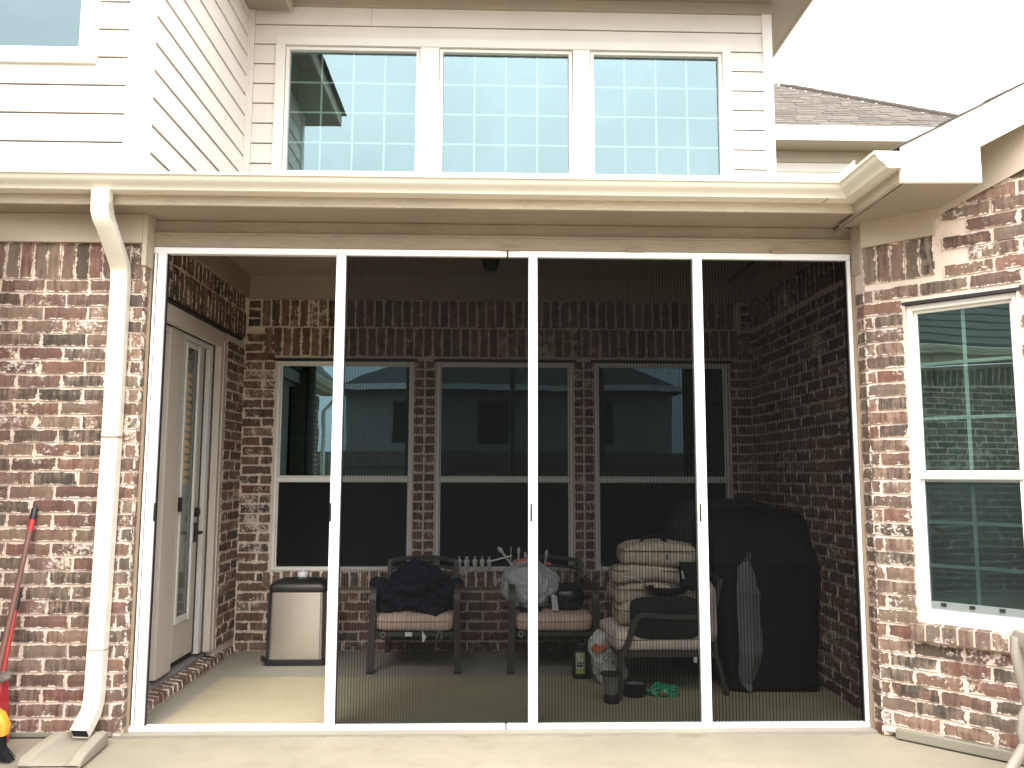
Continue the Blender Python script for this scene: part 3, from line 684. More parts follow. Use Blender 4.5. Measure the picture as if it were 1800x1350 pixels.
obj('gable_backing', MB().prism([(A.x, A.y, 2.4902), (B.x, B.y, 2.4902), (B.x, B.y, rz(B.x)-.01), (A.x, A.y, rz(A.x)-.01)], WA.n*-.08), 'mortar', aw)
vis = [q for q in pa+pb if q[0]-q[2]/2 < .76 and q[1] < 2.72]
lay(aw, WA, vis, joined=False); lay(aw, WA, [q for q in pa+pb if q not in vis and q[0] < 1.25])
WK = Wall((3.6, -.052), R(-90))
rj = backing('brick_jamb', Wall((3.6, .10), R(-90)), 0, .145, 0, 2.5, house, th=.04)
lay(rj, Wall((3.6, .10), R(-90)), [(.0975, .085+k*CO, .085 if k % 2 else .075, BH) for k in range(-1, 31)])
obj('foundation', WA.box(MB(), .06, 1.4, 0, .045, .014, -.1), 'slabedge', house, bevel=.006)
obj('foundation', MB().box((-1.3, -.012, 0), (-.04, .05, .02)), 'slabedge', house, bevel=.004)
asill = obj('window_sill', WA.box(MB(), WT[0]-.03, WT[1]+.06, .468, .54, .032, -.07), 'mortar', house)
vs = None
for k in range(8):
    u = WT[0]-.0+k*CO*1.0
    me = bpy.data.meshes.get('angled_sill_brick')
    if me is None:
        me = bpy.data.meshes.new('angled_sill_brick')
        V = [(-.0285, .08, -.0375), (.0285, .08, -.0375), (.0285, 0, -.0375), (-.0285, 0, -.0375), (-.0285, .08, .043), (.0285, .08, .043), (.0285, 0, .033), (-.0285, 0, .033)]
        me.from_pydata([Vector(v)*K for v in V], [], [(0,3,2,1),(4,5,6,7),(0,1,5,4),(1,2,6,5),(2,3,7,6),(3,0,4,7)])
        uv_layers(me, [(v[0], v[2]) for v in V], .095, .15); me.materials.append(M['brick'])
    o = bpy.data.objects.new('brick', me); C.objects.link(o); o.parent = asill; o.location = WA.p(u, .506, .040)*K; o.rotation_euler = (random.uniform(-.02, .02), 0, WA.a)
window(WA, WT[0]+.002, WT[1]-.002, WT[2], WT[3]-.014, .03, 'bright framed window in the angled brick wall', meet=1.222, grid=(2, 3), glass='glass_bow', screen=True, clips=3, blind='paleblind', fw_=.026, rail=.026, lowrail=2.8, low_screen='lightscreen', mw_=.008)
obj('lintel', WA.box(MB(), WT[0]-.012, WT[1]+.022, 2.049, 2.063, -.002, -.06), 'steelhead', aw)
wj = MB(); WA.box(wj, WT[0]-.003, WT[0]+.001, .545, 2.048, -.007, -.06); WA.box(wj, WT[1]-.001, WT[1]+.003, .545, 2.048, -.007, -.06); obj('window_reveal', wj, 'mortar', aw)
obj('frieze_board', WA.box(MB(), .003, .345, 2.366, 2.500, .018, .0), 'cream', house, bevel=.002)
# sloped board under the rake along the angled wall
b_ = MB(); p0, p1 = .30, 1.25
A, B = WA.p(p0, 0, .016), WA.p(p1, 0, .016); A2, B2 = WA.p(p0, 0, .001), WA.p(p1, 0, .001)
b_.hexa([(A.x, A.y, rz(A.x)-.20), (B.x, B.y, rz(B.x)-.20), (B2.x, B2.y, rz(B2.x)-.20), (A2.x, A2.y, rz(A2.x)-.20), (A.x, A.y, rz(A.x)+.02), (B.x, B.y, rz(B.x)+.02), (B2.x, B2.y, rz(B2.x)+.02), (A2.x, A2.y, rz(A2.x)+.02)])
obj('rake_frieze', b_, 'cream', house, bevel=.002)
YG = -.655
obj('rake_soffit', MB().hexa([(3.52, YG+.02, rz(3.52)), (5.2, YG+.02, rz(5.2)), (5.2, .4, rz(5.2)), (3.52, .4, rz(3.52)), (3.52, YG+.02, rz(3.52)+.02), (5.2, YG+.02, rz(5.2)+.02), (5.2, .4, rz(5.2)+.02), (3.52, .4, rz(3.52)+.02)]), 'soffit', house)
rk = MB().prism([(3.505, YG, 2.492), (3.862, YG, 2.497), (3.862, YG, 2.658), (5.2, YG, 2.658+1.338*sl_), (5.2, YG, 2.655+1.338*sl_+.172), (3.505, YG, 2.612)], (0, .02, 0))
tag(obj('rake_board', rk, 'white', house, bevel=.002), 'white boxed eave return and rake board of the right wing')
obj('drip_edge', MB().prism([(3.52, YG-.008, 2.592), (5.2, YG-.008, 2.592+1.68*sl_), (5.2, YG-.008, 2.655+1.68*sl_), (3.50, YG-.008, 2.647)], (0, .007, 0)), 'gutter', house)
obj('soffit_box', MB().box((3.508, YG+.021, 2.493), (3.86, .0, 2.505)), 'soffit', house)
obj('fascia', MB().box((3.508, YG+.021, 2.505), (3.526, -.19, 2.63)), 'fascia', house)
rt_ = MB()
for k in range(8):
    x0 = 3.47+k*.21; z0 = 2.650+(x0-3.50)*sl_; x1 = x0+.24; z1 = z0+.24*sl_
    rt_.hexa([(x0, YG-.016, z0), (x1, YG-.016, z1-.004), (x1, 3, z1-.004), (x0, 3, z0), (x0, YG-.016, z0+.009), (x1, YG-.016, z1+.002), (x1, 3, z1+.002), (x0, 3, z0+.009)])
tag(obj('roof', rt_, 'roofdark', house), 'dark shingle edge on the right wing')
# porch roof behind the gutter
obj('roof', MB().hexa([(-1.3, -.22, 2.62), (3.52, -.22, 2.62), (3.6, 1.8, 3.15), (-1.3, 1.8, 3.15), (-1.3, -.22, 2.635), (3.52, -.22, 2.635), (3.6, 1.8, 3.165), (-1.3, 1.8, 3.165)]), 'roofdark', house)

# ---- siding walls
EXP = .152
def siding(W, u0, u1, ztop_line, z0, z1, parent, cut=None, butt=None):
    """lap siding: every plank its own object; ztop_line is the height of one butt edge. cut: (u0,u1,z0,z1) of the trimmed opening"""
    k = math.ceil((z0-ztop_line)/EXP)-1
    while True:
        zb = ztop_line+k*EXP; zt = zb+EXP; k += 1
        if zb > z1: break
        if zt < z0: continue
        a0, b0 = max(zb, z0), min(zt, z1)
        segs = [(u0, u1)]
        if cut and zt > cut[2] and zb < cut[3]:
            if zb >= cut[3]-.001 or zt <= cut[2]+.001: pass
            elif zt > cut[3]: segs = [(u0, cut[0], a0, b0), (cut[1], u1, a0, b0), (cut[0], cut[1], cut[3], b0)]
            elif zb < cut[2]: segs = [(u0, cut[0], a0, b0), (cut[1], u1, a0, b0), (cut[0], cut[1], a0, cut[2])]
            else: segs = [(u0, cut[0]), (cut[1], u1)]
        if butt and abs(zb-butt[1]) < EXP*.5 and len(segs) == 1: segs = [(u0, butt[0]-.0015), (butt[0]+.0015, u1)]
        for sg in segs:
            p, q = sg[0], sg[1]; a, b = (sg[2], sg[3]) if len(sg) == 4 else (a0, b0)
            if q-p < .01 or b-a < .012: continue
            lo_ = .014-(.009)*(a-zb)/EXP; hi_ = .014-(.009)*(b-zb)/EXP
            gap = .007 if a == zb else 0
            mb = MB().hexa([W.p(p, a+gap, lo_), W.p(q, a+gap, lo_), W.p(q, a+gap, -.004), W.p(p, a+gap, -.004), W.p(p, b, hi_), W.p(q, b, hi_), W.p(q, b, -.004), W.p(p, b, -.004)])
            obj('plank', mb, 'siding', parent)
WD = Wall((-.074, 1.7415), 0); XD = lambda x: x+.074
DT = (XD(.136), XD(3.51), 3.30, 4.43)
dw = backing('siding_wall', WD, 0, 3.899, 3.0, 4.75, house, holes=[(XD(.21), XD(3.445), 3.40, 4.37)], th=.08, out_=-.002, mat='roofdark', label='upper siding wall with three gridded windows')
siding(WD, .052, XD(3.752), 4.3705, 3.15, 4.67, dw, DT, (XD(.83), 4.3705+EXP))
obj('corner_board', WD.box(MB(), 0.016, .05, 3.1, 4.67, .022, -.002), 'siding', dw, bevel=.002)
obj('corner_board', WD.box(MB(), XD(3.752), XD(3.825), 3.1, 4.67, .024, -.08), 'white', dw, bevel=.002)
obj('frieze_board', WD.box(MB(), 0.012, XD(3.826), 4.671, 4.752, .03, -.002), 'cream', dw, bevel=.002)
uw = [(.2337, 1.1666), (1.3649, 2.2971), (2.485, 3.4205)]
ZU0, ZU1 = 3.416, 4.360
tr = MB()
WD.box(tr, DT[0], XD(.205), 3.30, 4.366, .026, -.0019); WD.box(tr, XD(3.447), DT[1], 3.30, 4.366, .026, -.0019); WD.box(tr, DT[0], DT[1], 4.3665, DT[3], .026, -.0019); WD.box(tr, XD(.205), XD(3.447), 3.30, 3.385, .026, -.0019)
tm = obj('window_trim', tr, 'white', dw, bevel=.002)
WD.box(MB(), 0, 1, 0, 1, 0, 1)
for a_, b2_ in ((1.196, 1.336), (2.327, 2.455)): obj('mullion', WD.box(MB(), XD(a_), XD(b2_), 3.386, 4.366, .02, -.03), 'white', tm, bevel=.002)
for (a, b), lb in zip(uw, ('upper window holding the dark eave reflection', 'middle upper window full of pale sky', 'right upper window full of pale sky')):
    window(WD, XD(a)-.026, XD(b)+.026, ZU0-.026, ZU1+.004, -.004, lb, grid=(4, 4), glass='glass_up', fw_=.026, depth=.05, blind='wallin', mat='white', mw_=.0062)
obj('soffit', MB().box((-.04, 1.15, 4.752), (4.10, 4.5, 4.77)), 'soffit', dw)
obj('fascia', MB().box((-.04, 1.13, 4.752), (4.12, 1.149, 4.93)).box((4.101, 1.15, 4.746), (4.12, 4.5, 4.93)), 'fascia', dw)
obj('roof', MB().prism([(-.04, 1.08, 4.93), (4.17, 1.08, 4.93), (4.17, 4.6, 4.93), (-.04, 4.6, 4.93)], (0, 0, .03)), 'roofdark', dw)
obj('siding_wall', MB().box((3.80, 1.83, 3.0), (3.822, 4.4, 4.75)), 'siding', house)
# left wing, upper storey
WU = Wall((-2.2, .0406), 0); XU = lambda x: x+2.2
UT = (XU(-1.55), XU(-.313), 3.322, 4.2)
uwall = backing('siding_wall', WU, 0, 2.126, 2.66, 4.62, house, holes=[(XU(-1.45), XU(-.40), 3.40, 4.15)], th=.05, out_=-.002, mat='roofdark', label='white siding wall of the left wing')
siding(WU, 0, XU(-.155), 3.6625, 2.66, 4.62, uwall, UT)
obj('corner_board', WU.box(MB(), XU(-.154), XU(-.0575), 2.66, 4.62, .022, -.002), 'white', uwall, bevel=.002)
tu = MB(); WU.box(tu, UT[0], UT[1], 3.322, 3.405, .028, -.0019); WU.box(tu, XU(-.402), UT[1], 3.4055, 4.2, .028, -.0019); WU.box(tu, UT[0], XU(-1.45), 3.4055, 4.2, .028, -.0019); WU.box(tu, XU(-1.45), XU(-.402), 4.15, 4.2, .028, -.0019)
obj('window_trim', tu, 'white', uwall, bevel=.002)
window(WU, XU(-1.44), XU(-.402), 3.398, 4.15, -.003, 'upper window of the left wing with wavy reflection', glass='glass_mid', fw_=.012, depth=.04, blind='blind', mat='white')
obj('screen_tab', WU.box(MB(), XU(-.47), XU(-.45), 3.408, 3.420, .006, -.012), 'blackmetal', uwall)
WS = Wall((-.074, .0406), R(90))
swall = backing('siding_wall', WS, .0, 1.69, 2.66, 4.62, house, th=.05, out_=-.002, mat='roofdark', label='shaded side wall of the left wing')
siding(WS, .085, 1.66, 3.6625-.01, 2.66, 4.62, swall)
obj('corner_board', WS.box(MB(), -.0205, .083, 2.66, 4.62, .018, -.002), 'white', swall, bevel=.002)
obj('corner_board', WS.box(MB(), 1.661, 1.70, 2.9, 4.62, .022, -.002), 'siding', swall, bevel=.002)
obj('soffit', MB().box((-2.5, -.16, 4.622), (.235, 1.70, 4.64)), 'soffit', uwall)
obj('fascia', MB().box((.236, -.16, 4.615), (.255, 1.70, 4.74)).box((-2.5, -.18, 4.615), (.255, -.161, 4.74)), 'fascia', uwall)
obj('roof', MB().hexa([(-2.5, -.22, 4.74), (.30, -.22, 4.74), (.30, 1.7, 4.74), (-2.5, 1.7, 4.74), (-2.5, .7, 5.3), (-.4, .7, 5.3), (-.4, 1.7, 5.3), (-2.5, 1.7, 5.3)]), 'roofdark', uwall)
# left wing that comes forward, out of the frame but mirrored in the windows
WW = Wall((-.92, -5.0), R(90))
wwall = backing('brick_wall', WW, 0, 5.0, 0, 2.42, house, th=.1, label='brick wall of the forward wing, mirrored in the right window')
lay(wwall, WW, rows(0, 5.0, 0, 32, Z0)+soldiers(0, 5.0, 2.2, 2.38))
obj('fascia', MB().box((-.72, -5.2, 2.44), (-.70, -.34, 2.58)).box((-.92, -5.2, 2.43), (-.72, -.34, 2.44)), 'fascia', wwall)
obj('gutter', gutter_run((-.70, -5.2, 2.50), (-.70, -.32, 2.50), (1, 0, 0), 2.5), 'gutter', wwall)
obj('downspout', MB().tube([(-.66, -5.12, 2.5), (-.66, -5.12, 2.42), (-.86, -5.06, 2.2), (-.86, -5.06, .1)], .035, 6), 'gutter', wwall)
wr = MB()
for k in range(24):
    x0 = -.60-k*.11; z0 = 2.60+k*.11*.85; x1, z1 = x0-.125, z0+.125*.85
    wr.hexa([(x0, -5.3, z0-.02), (x0, -.3, z0-.02), (x1, -.3, z1-.02), (x1, -5.3, z1-.02), (x0, -5.3, z0+.016), (x0, -.3, z0+.016), (x1, -.3, z1+.002), (x1, -5.3, z1+.002)])
wro = obj('roof', wr, 'farroof', wwall)

# ================================================================== NEIGHBOURS
nb = thing('house', 'house with a grey brown shingle hip roof standing behind the right wing', 'house', (8, 8, 0))
ze, p_, xc, y0 = 6.607, .74, 10.0, 8.0
V, F, RV = [], [], []
n_rows = 26; dz = .085
for k in range(n_rows):
    s0 = k*dz/p_; y = y0+s0; z = ze+k*dz; xr = xc-s0; x = 3.0+random.uniform(0, .2)
    while x < xr:
        wd = random.choice((.16, .2, .26, .34)); x1 = min(x+wd-.006, xr); t = .018 if random.random() < .55 else .009
        if x1-x > .02:
            b = len(V); yb = y+dz*1.15/p_; zt = z+dz*1.15
            V += [(x, y-.0, z), (x1, y, z), (x1, y, z+t), (x, y, z+t), (x1, yb, zt+.004), (x, yb, zt+.004)]
            F += [(0+b, 1+b, 2+b, 3+b), (3+b, 2+b, 4+b, 5+b)]; RV += [random.random()]*6
        x += wd
me = bpy.data.meshes.new('shingles'); me.from_pydata([(Vector(v)-Vector((8, 8, 0)))*K for v in V], [], F)
c_ = me.uv_layers.new(name='rnd')
for lp in me.loops: c_.data[lp.index].uv = (RV[lp.vertex_index], 0)
me.materials.append(M['shingle'])
rf = obj('roof', MB().hexa([(3, y0+.02, ze-.01), (xc, y0+.02, ze-.01), (xc, 14, ze-.01), (3, 14, ze-.01), (3, y0+2.9, ze+2.9*p_-.05), (xc-2.9, y0+2.9, ze+2.9*p_-.05), (xc-2.9, y0+3.0, ze+2.9*p_-.05), (3, y0+3.0, ze+2.9*p_-.05)]), 'roofdark', nb)
sh = link('shingle', me, rf, (8, 8, 0)); sh['kind'] = 'stuff'
cp = MB()
for k in range(24):
    s0 = k*.11; cp.hexa([(xc-s0-.17, y0+s0-.02, ze+s0*p_), (xc-s0+.06, y0+s0, ze+s0*p_), (xc-s0-.02, y0+s0+.13, ze+(s0+.13)*p_), (xc-s0-.27, y0+s0+.11, ze+(s0+.13)*p_), (xc-s0-.17, y0+s0-.02, ze+s0*p_+.05), (xc-s0+.06, y0+s0, ze+s0*p_+.05), (xc-s0-.02, y0+s0+.13, ze+(s0+.13)*p_+.035), (xc-s0-.27, y0+s0+.11, ze+(s0+.13)*p_+.035)])
obj('ridge_cap', cp, 'shingle', rf)['kind'] = 'stuff'
obj('fascia', MB().box((3, y0-.03, 6.37), (xc+.03, y0-.005, 6.60)), 'white', nb)
obj('soffit', MB().box((3, y0-.005, 6.372), (xc, y0+.45, 6.39)), 'soffit', nb)
nw = obj('wall', MB().box((3, y0+.46, 0), (xc-.5, 13, 6.37)), 'siding', nb)
obj('frieze_board', MB().box((3, y0+.43, 6.19), (xc-.5, y0+.459, 6.371)), 'cream', nb)
NW = Wall((3, y0+.455), 0); EXP_ = EXP; EXP = .2
siding(NW, 0, xc-3.5, 6.03, 5.0, 6.185, nw)
EXP = EXP_
def far_house(x0, x1, y, ze_, zr, lab, win):
    h = thing('house', lab, 'house', ((x0+x1)/2, y, 0))
    obj('wall', MB().box((x0, y-4, -.06), (x1, y, ze_)), 'farwall', h)
    obj('roof', MB().hexa([(x0-.4, y-4.4, ze_), (x1+.4, y-4.4, ze_), (x1+.4, y+.4, ze_), (x0-.4, y+.4, ze_), (x0+4.0, y-2.1, zr), (x1-4.0, y-2.1, zr), (x1-4.0, y-1.9, zr), (x0+4.0, y-1.9, zr)]), 'farroof', h)
    obj('fascia', MB().box((x0-.4, y+.4, ze_-.02), (x1+.4, y+.43, ze_+.15)), 'white', h)
    for wx in win: obj('window', MB().box((wx, y, ze_-1.6), (wx+.9, y+.03, ze_-.3)), 'room', h)
far_house(-2.6, 7.3, -17, 3.75, 5.9, 'hip roofed house across the yard, mirrored in the porch windows', (-1.2, 1.4, 4.6))
fn = thing('fence', 'plank yard fence mirrored low in the porch windows', 'fence', (0, -12, 0))
fb = MB()
for k in range(130):
    x = -9+k*.15; fb.box((x, -12, -.06), (x+.142, -11.98, 1.75+random.uniform(-.01, .01)))
o = obj('board', fb, 'wood', fn); o['kind'] = 'stuff'
obj('rail', MB().box((-9, -11.98, 1.4), (10.5, -11.94, 1.49)), 'wood', fn)

# ================================================================== SCREENS
SY0, SY1 = .065, .105
fr = thing('screen_frame', 'white aluminium frame of the porch screens, track on floor and rail under the beam', 'screen frame', (1.8, .09, 0))
def fbox(name, a, b, mat='alu', parent=fr, bev=.003): return obj(name, MB().box(a, b), mat, parent, bevel=bev)
fbox('top_rail', (.014, SY0, 2.336), (1.806, SY1, 2.369)); fbox('top_rail', (1.813, SY0, 2.336), (3.591, SY1, 2.369))
fbox('floor_track', (.003, SY0-.004, .001), (1.806, SY1, .024)); fbox('floor_track', (1.813, SY0-.004, .001), (3.591, SY1, .024))
fbox('joint_gap', (1.8062, SY0+.002, .001), (1.8128, SY1-.002, .0235), 'screenblack', bev=0); fbox('joint_gap', (1.8062, SY0+.002, 2.3365), (1.8128, SY1-.002, 2.372), 'screenblack', bev=0)
fbox('gap_strip', (.0125, SY0+.006, .0245), (.0178, SY1-.002, 2.3355), 'screenblack', bev=0); fbox('side_jamb', (.018, SY0, .0245), (.030, SY1, 2.3355)); fbox('side_jamb', (3.573, SY0, .0245), (3.591, SY1, 2.3355))
fbox('gap_strip', (.0303, SY0+.012, .0245), (.0345, SY1-.002, 2.3355), 'screenblack', bev=0); fbox('gap_strip', (3.5675, SY0+.012, .0245), (3.5728, SY1-.002, 2.3355), 'screenblack', bev=0)
for x in (1.775, 2.425, 3.175):
    obj('mounting_clip', MB().box((x, SY0-.014, 2.368), (x+.095, SY0+.02, 2.383)).box((x+.01, SY0-.006, 2.3695), (x+.085, SY0+.004, 2.3675)), 'tan', fr, bevel=.002)
def pleats(x0, x1, per, z0, z1, ang=58):
    n = max(2, round((x1-x0)/per)*2); h = per/2*math.tan(R(ang)); V = []; F = []
    for i in range(n+1):
        x = x0+(x1-x0)*i/n; y = .085+(h/2 if i % 2 else -h/2); V += [(x, y, z0), (x, y, z1)]
        if i: b = 2*i; F.append((b-2, b, b+1, b-1))
    m = MB(); m.v = V; m.f = F; return m
def slide(x0, x1, hx, label, mesh=None):
    t = thing('sliding_screen', label, 'insect screen', ((x0+x1)/2, .085, .0), 'sliding pleated insect screens')
    b = obj('pull_bar', MB().box((x0, SY0-.004, .0245), (x1, SY1+.004, 2.3355)), 'alu', t, bevel=.004)
    obj('bar_lip', MB().box((x0+.010, SY0-.0085, .026), (x0+.016, SY0-.0038, 2.334)), 'alu', b)
    obj('handle', MB().tube([(hx, SY0-.006, .995), (hx, SY0-.0085, 1.0), (hx, SY0-.0085, 1.075), (hx, SY0-.006, 1.08)], .0048, 8), 'blackmetal', b, True)
    obj('gap_strip', MB().box((x1+.0002, SY0+.01, .0245), (x1+.004, SY1-.01, 2.3355)), 'screenblack', b)
    if mesh:
        p0, p1, per, ang = mesh; o = obj('pleated_mesh', pleats(p0, p1, per, .0246, 2.3354, ang), 'pleat', t)
    return t
slide(.036, .079, .083, 'pulled back screen at the side door jamb, bar only, no mesh drawn')
slide(.936, .985, .941, 'screen with its bar beside the steel bin, mesh drawn before the first chair', (.989, 1.9165, .0142, 57))
slide(1.917, 1.963, 1.931, 'screen with its bar before the white bag, mesh drawn over the charcoal clutter', (1.967, 2.7645, .0155, 59))
slide(2.765, 2.814, 2.777, 'screen with its bar at the cushion stack, mesh drawn over the covered grill', (2.818, 3.567, .0165, 61))

# ================================================================== PORCH THINGS
# lantern
lt = thing('porch_lantern', 'small black tapered lantern hanging from the porch ceiling', 'lantern', (1.725, 1.0, 2.653))
obj('cage', MB().rings([[(1.725+sx*r, 1.0+sy*r, z) for sx, sy in ((-1, -1), (1, -1), (1, 1), (-1, 1))] for r, z in ((.032, 2.50), (.034, 2.51), (.036, 2.512))]).rings([[(1.725+sx*r, 1.0+sy*r, z) for sx, sy in ((-1, -1), (1, -1), (1, 1), (-1, 1))] for r, z in ((.058, 2.60), (.06, 2.612), (.02, 2.645), (.02, 2.653))]), 'blackmetal', lt)
cg = MB()
for sx, sy in ((-1, -1), (1, -1), (1, 1), (-1, 1)): cg.tube([(1.725+sx*.034, 1+sy*.034, 2.51), (1.725+sx*.054, 1+sy*.054, 2.602)], .005, 4)
cg.box((1.688, .961, 2.525), (1.762, .966, 2.533)); obj('bars', cg, 'blackmetal', lt)
obj('glass', MB().rings([[(1.725+sx*r, 1.0+sy*r, z) for sx, sy in ((-1, -1), (1, -1), (1, 1), (-1, 1))] for r, z in ((.031, 2.512), (.05, 2.60))]), 'lens', lt)
# bin
bx, by = .485, 1.53
def rrect(cx, cy, w_, d, r, n=5):
    p = []
    for qx, qy, a0 in ((1, -1, -90), (1, 1, 0), (-1, 1, 90), (-1, -1, 180)):
        for k in range(n+1):
            a = R(a0+90*k/n); p.append((cx+qx*(w_/2-r)+r*math.cos(a), cy+qy*(d/2-r)+r*math.sin(a)))
    return p
bn = thing('step_bin', 'brushed steel pedal bin with black lid beside the porch window', 'bin', (bx, by, 0))
def loft(sec): return MB().rings([[(x, y, z) for x, y in rrect(cx, cy, w_, d, r)] for cx, cy, w_, d, r, z in sec])
obj('body', loft([(bx-.004, by, .365, .235, .03, .040), (bx, by, .352, .228, .03, .46)]), 'steel', bn, True, angle=30)
obj('side_strip', MB().box((bx+.150, by-.119, .042), (bx+.153, by-.1165, .458)).box((bx+.168, by-.118, .042), (bx+.179, by-.08, .458)).box((bx-.190, by-.112, .042), (bx-.174, by-.06, .458)), 'blackplastic', bn)
obj('base', loft([(bx-.004, by, .392, .25, .03, .0), (bx-.004, by, .390, .25, .03, .034), (bx-.004, by, .370, .238, .03, .040)]), 'blackplastic', bn, True, angle=30)
obj('lid', loft([(bx, by, .362, .238, .03, .46), (bx, by, .37, .246, .035, .468), (bx, by, .37, .246, .035, .50), (bx, by+.004, .34, .225, .05, .522), (bx, by+.01, .25, .16, .05, .535), (bx, by+.01, .10, .06, .02, .538)]), 'blackplastic', bn, True, angle=50)
obj('pedal', MB().box((bx-.215, by-.11, .022), (bx-.195, by-.03, .038)).box((bx-.222, by-.12, .03), (bx-.20, by-.10, .062)), 'blackplastic', bn, bevel=.003)
jr = thing('lidded_jar', 'small white lidded sugar jar standing on the bin lid', 'jar', (.475, 1.60, .535))
obj('bowl', MB().lathe((.475, 1.60, .528), [(.012, 0), (.028, .002), (.036, .014), (.035, .03), (.034, .032)], 20), 'white_plastic', jr, True)
obj('lid', MB().lathe((.475, 1.60, .5605), [(.037, 0), (.034, .008), (.012, .014), (.006, .016), (.009, .022), (.006, .028), (.001, .029)], 20), 'white_plastic', jr, True)
# chairs
def arc(p0, p1, p2, n=6): return [((1-t)**2*Vector(p0)+2*t*(1-t)*Vector(p1)+t*t*Vector(p2)) for t in (k/n for k in range(n+1))]
def chair(loc, rot, label, az=.515, lean=0.0):
    t = thing('patio_chair', label, 'chair', loc, 'bronze patio chairs')
    m = Matrix.Translation(loc) @ Matrix.Rotation(rot, 4, 'Z')
    for sx in (-1, 1):
        x = sx*.262
        r0 = .11 if not lean else .05
        fl = [Vector((x+sx*.008, -.005, 0)), Vector((x+sx*.004, lean*.05, .2)), Vector((x, lean*.5, az-.155))]+arc((x, lean*.9, az-r0*.9), (x, lean, az), (x, lean+r0, az))+[Vector((x, .3, az-.010))]+arc((x, .42, az-.015), (x-sx*.01, .52, az-.02), (x-sx*.025, .545, az-.015), 4)
        obj('front_leg', MB().tube(fl, 0, 4, flat=(.014, .021), upv=(0, -1, 0)).xf(m), 'bronze', t, bevel=.003)
        rl = [Vector((sx*.24, .62, 0)), Vector((sx*.24, .56, .22)), Vector((sx*.232, .545, .40)), Vector((sx*.23, .60, .63))]
        obj('rear_leg', MB().tube(rl, 0, 4, flat=(.012, .014), upv=(0, -1, 0)).xf(m), 'bronze', t, bevel=.002)
        obj('foot', MB().box((x+sx*.008-.02, -.022, 0), (x+sx*.008+.02, .012, .012)).xf(m), 'blackplastic', t)
    for z0, z1, y, r_ in ((.622, .650, .60, .014), (.57, .595, .585, .010)):
        pts = [Vector((-.228+.456*k/8, y, z0+(z1-z0)*math.sin(math.pi*k/8))) for k in range(9)]
        obj('back_rail', MB().tube(pts, 0, 4, flat=(r_, .012), upv=(0, 0, 1)).xf(m), 'bronze', t, bevel=.002)
    slm = MB()
    for k in range(5):
        x = -.16+.08*k; slm.tube([Vector((x, .535, .30)), Vector((x, .55, .45)), Vector((x, .582, .575))], .005, 6)
    obj('back_slats', slm.xf(m), 'bronze', t, True)
    obj('seat_frame', MB().tube([Vector((-.25, .02, .235)), Vector((.25, .02, .235))], 0, 4, flat=(.014, .012)).tube([Vector((-.245, .02, .235)), Vector((-.245, .55, .225))], 0, 4, flat=(.014, .012)).tube([Vector((.245, .02, .235)), Vector((.245, .55, .225))], 0, 4, flat=(.014, .012)).box((-.24, .02, .226), (.24, .55, .232)).xf(m), 'bronze', t)
    return t, m
def seat_cushion(loc, m, label, mat, w_=.50, d=.56, h=.115, z=.302, y=.265, group=None):
    mb = supq((0, y, z), w_, d, h, .42, .22, 36, 14, .12).xf(m)
    c = m @ Vector((0, y, z-h/2)); o = obj('seat_cushion', mb, mat, None, True, origin=c, angle=80)
    tag(o, label, 'cushion', group)
    pts = [m @ Vector((sx, sy+y, z+.012)) for sx, sy in [(w_/2*1.002*math.copysign(abs(math.cos(a))**.22, math.cos(a)), d/2*1.002*math.copysign(abs(math.sin(a))**.22, math.sin(a))) for a in (2*math.pi*k/48 for k in range(49))]]
    pp = MB().tube(pts, .0022, 5, cap=False); q = obj('piping', pp, 'tan', o, True)
    return o
c1, m1 = chair((1.265, 1.195, 0), 0, 'patio chair heaped with navy clothes')
cu1 = seat_cushion(None, m1, 'peach striped seat cushion under the navy clothes', 'peach', group='peach chair cushions')
tgm = MB().box((1.205, 1.196, .222), (1.25, 1.199, .248)).prism([(1.31, 1.19, .262), (1.324, 1.19, .24), (1.34, 1.19, .222), (1.322, 1.19, .188), (1.312, 1.19, .195)], (0, .003, 0))
obj('care_tag', tgm, 'white_plastic', cu1)
def loop(c, r, th=.003): return MB().tube([(c[0]+r*math.cos(2*math.pi*k/14), c[1], c[2]+r*1.3*math.sin(2*math.pi*k/14)) for k in range(15)], th, 5, cap=False)
obj('tie', loop((1.07, 1.19, .235), .012), 'rubber', cu1, True)
obj('tie', MB().tube([(1.405, 1.19, .215), (1.408, 1.19, .24), (1.42, 1.19, .255), (1.432, 1.19, .24), (1.434, 1.19, .212)], .003, 5), 'rubber', cu1, True)
c2 = dup(c1, (2.132, 1.185, 0), 'patio chair carrying the white bag and roasting pan'); m2 = Matrix.Translation((2.132, 1.185, 0))
cu2 = seat_cushion(None, m2, 'peach striped seat cushion under the black roasting pan', 'peach', group='peach chair cushions')
obj('tie', loop((1.925, 1.185, .236), .013), 'rubber', cu2, True)
c3, m3 = chair((2.425, .86, 0), R(-86), 'patio chair turned sideways under a stack of cream cushions', .448, .10)
cu3 = seat_cushion(None, m3, 'pale striped seat cushion on the sideways chair', 'creamseat', .52, .56, .125, .30)
obj('care_tag', MB().box((2.855, .580, .195), (2.875, .583, .225)), 'white_plastic', cu3)
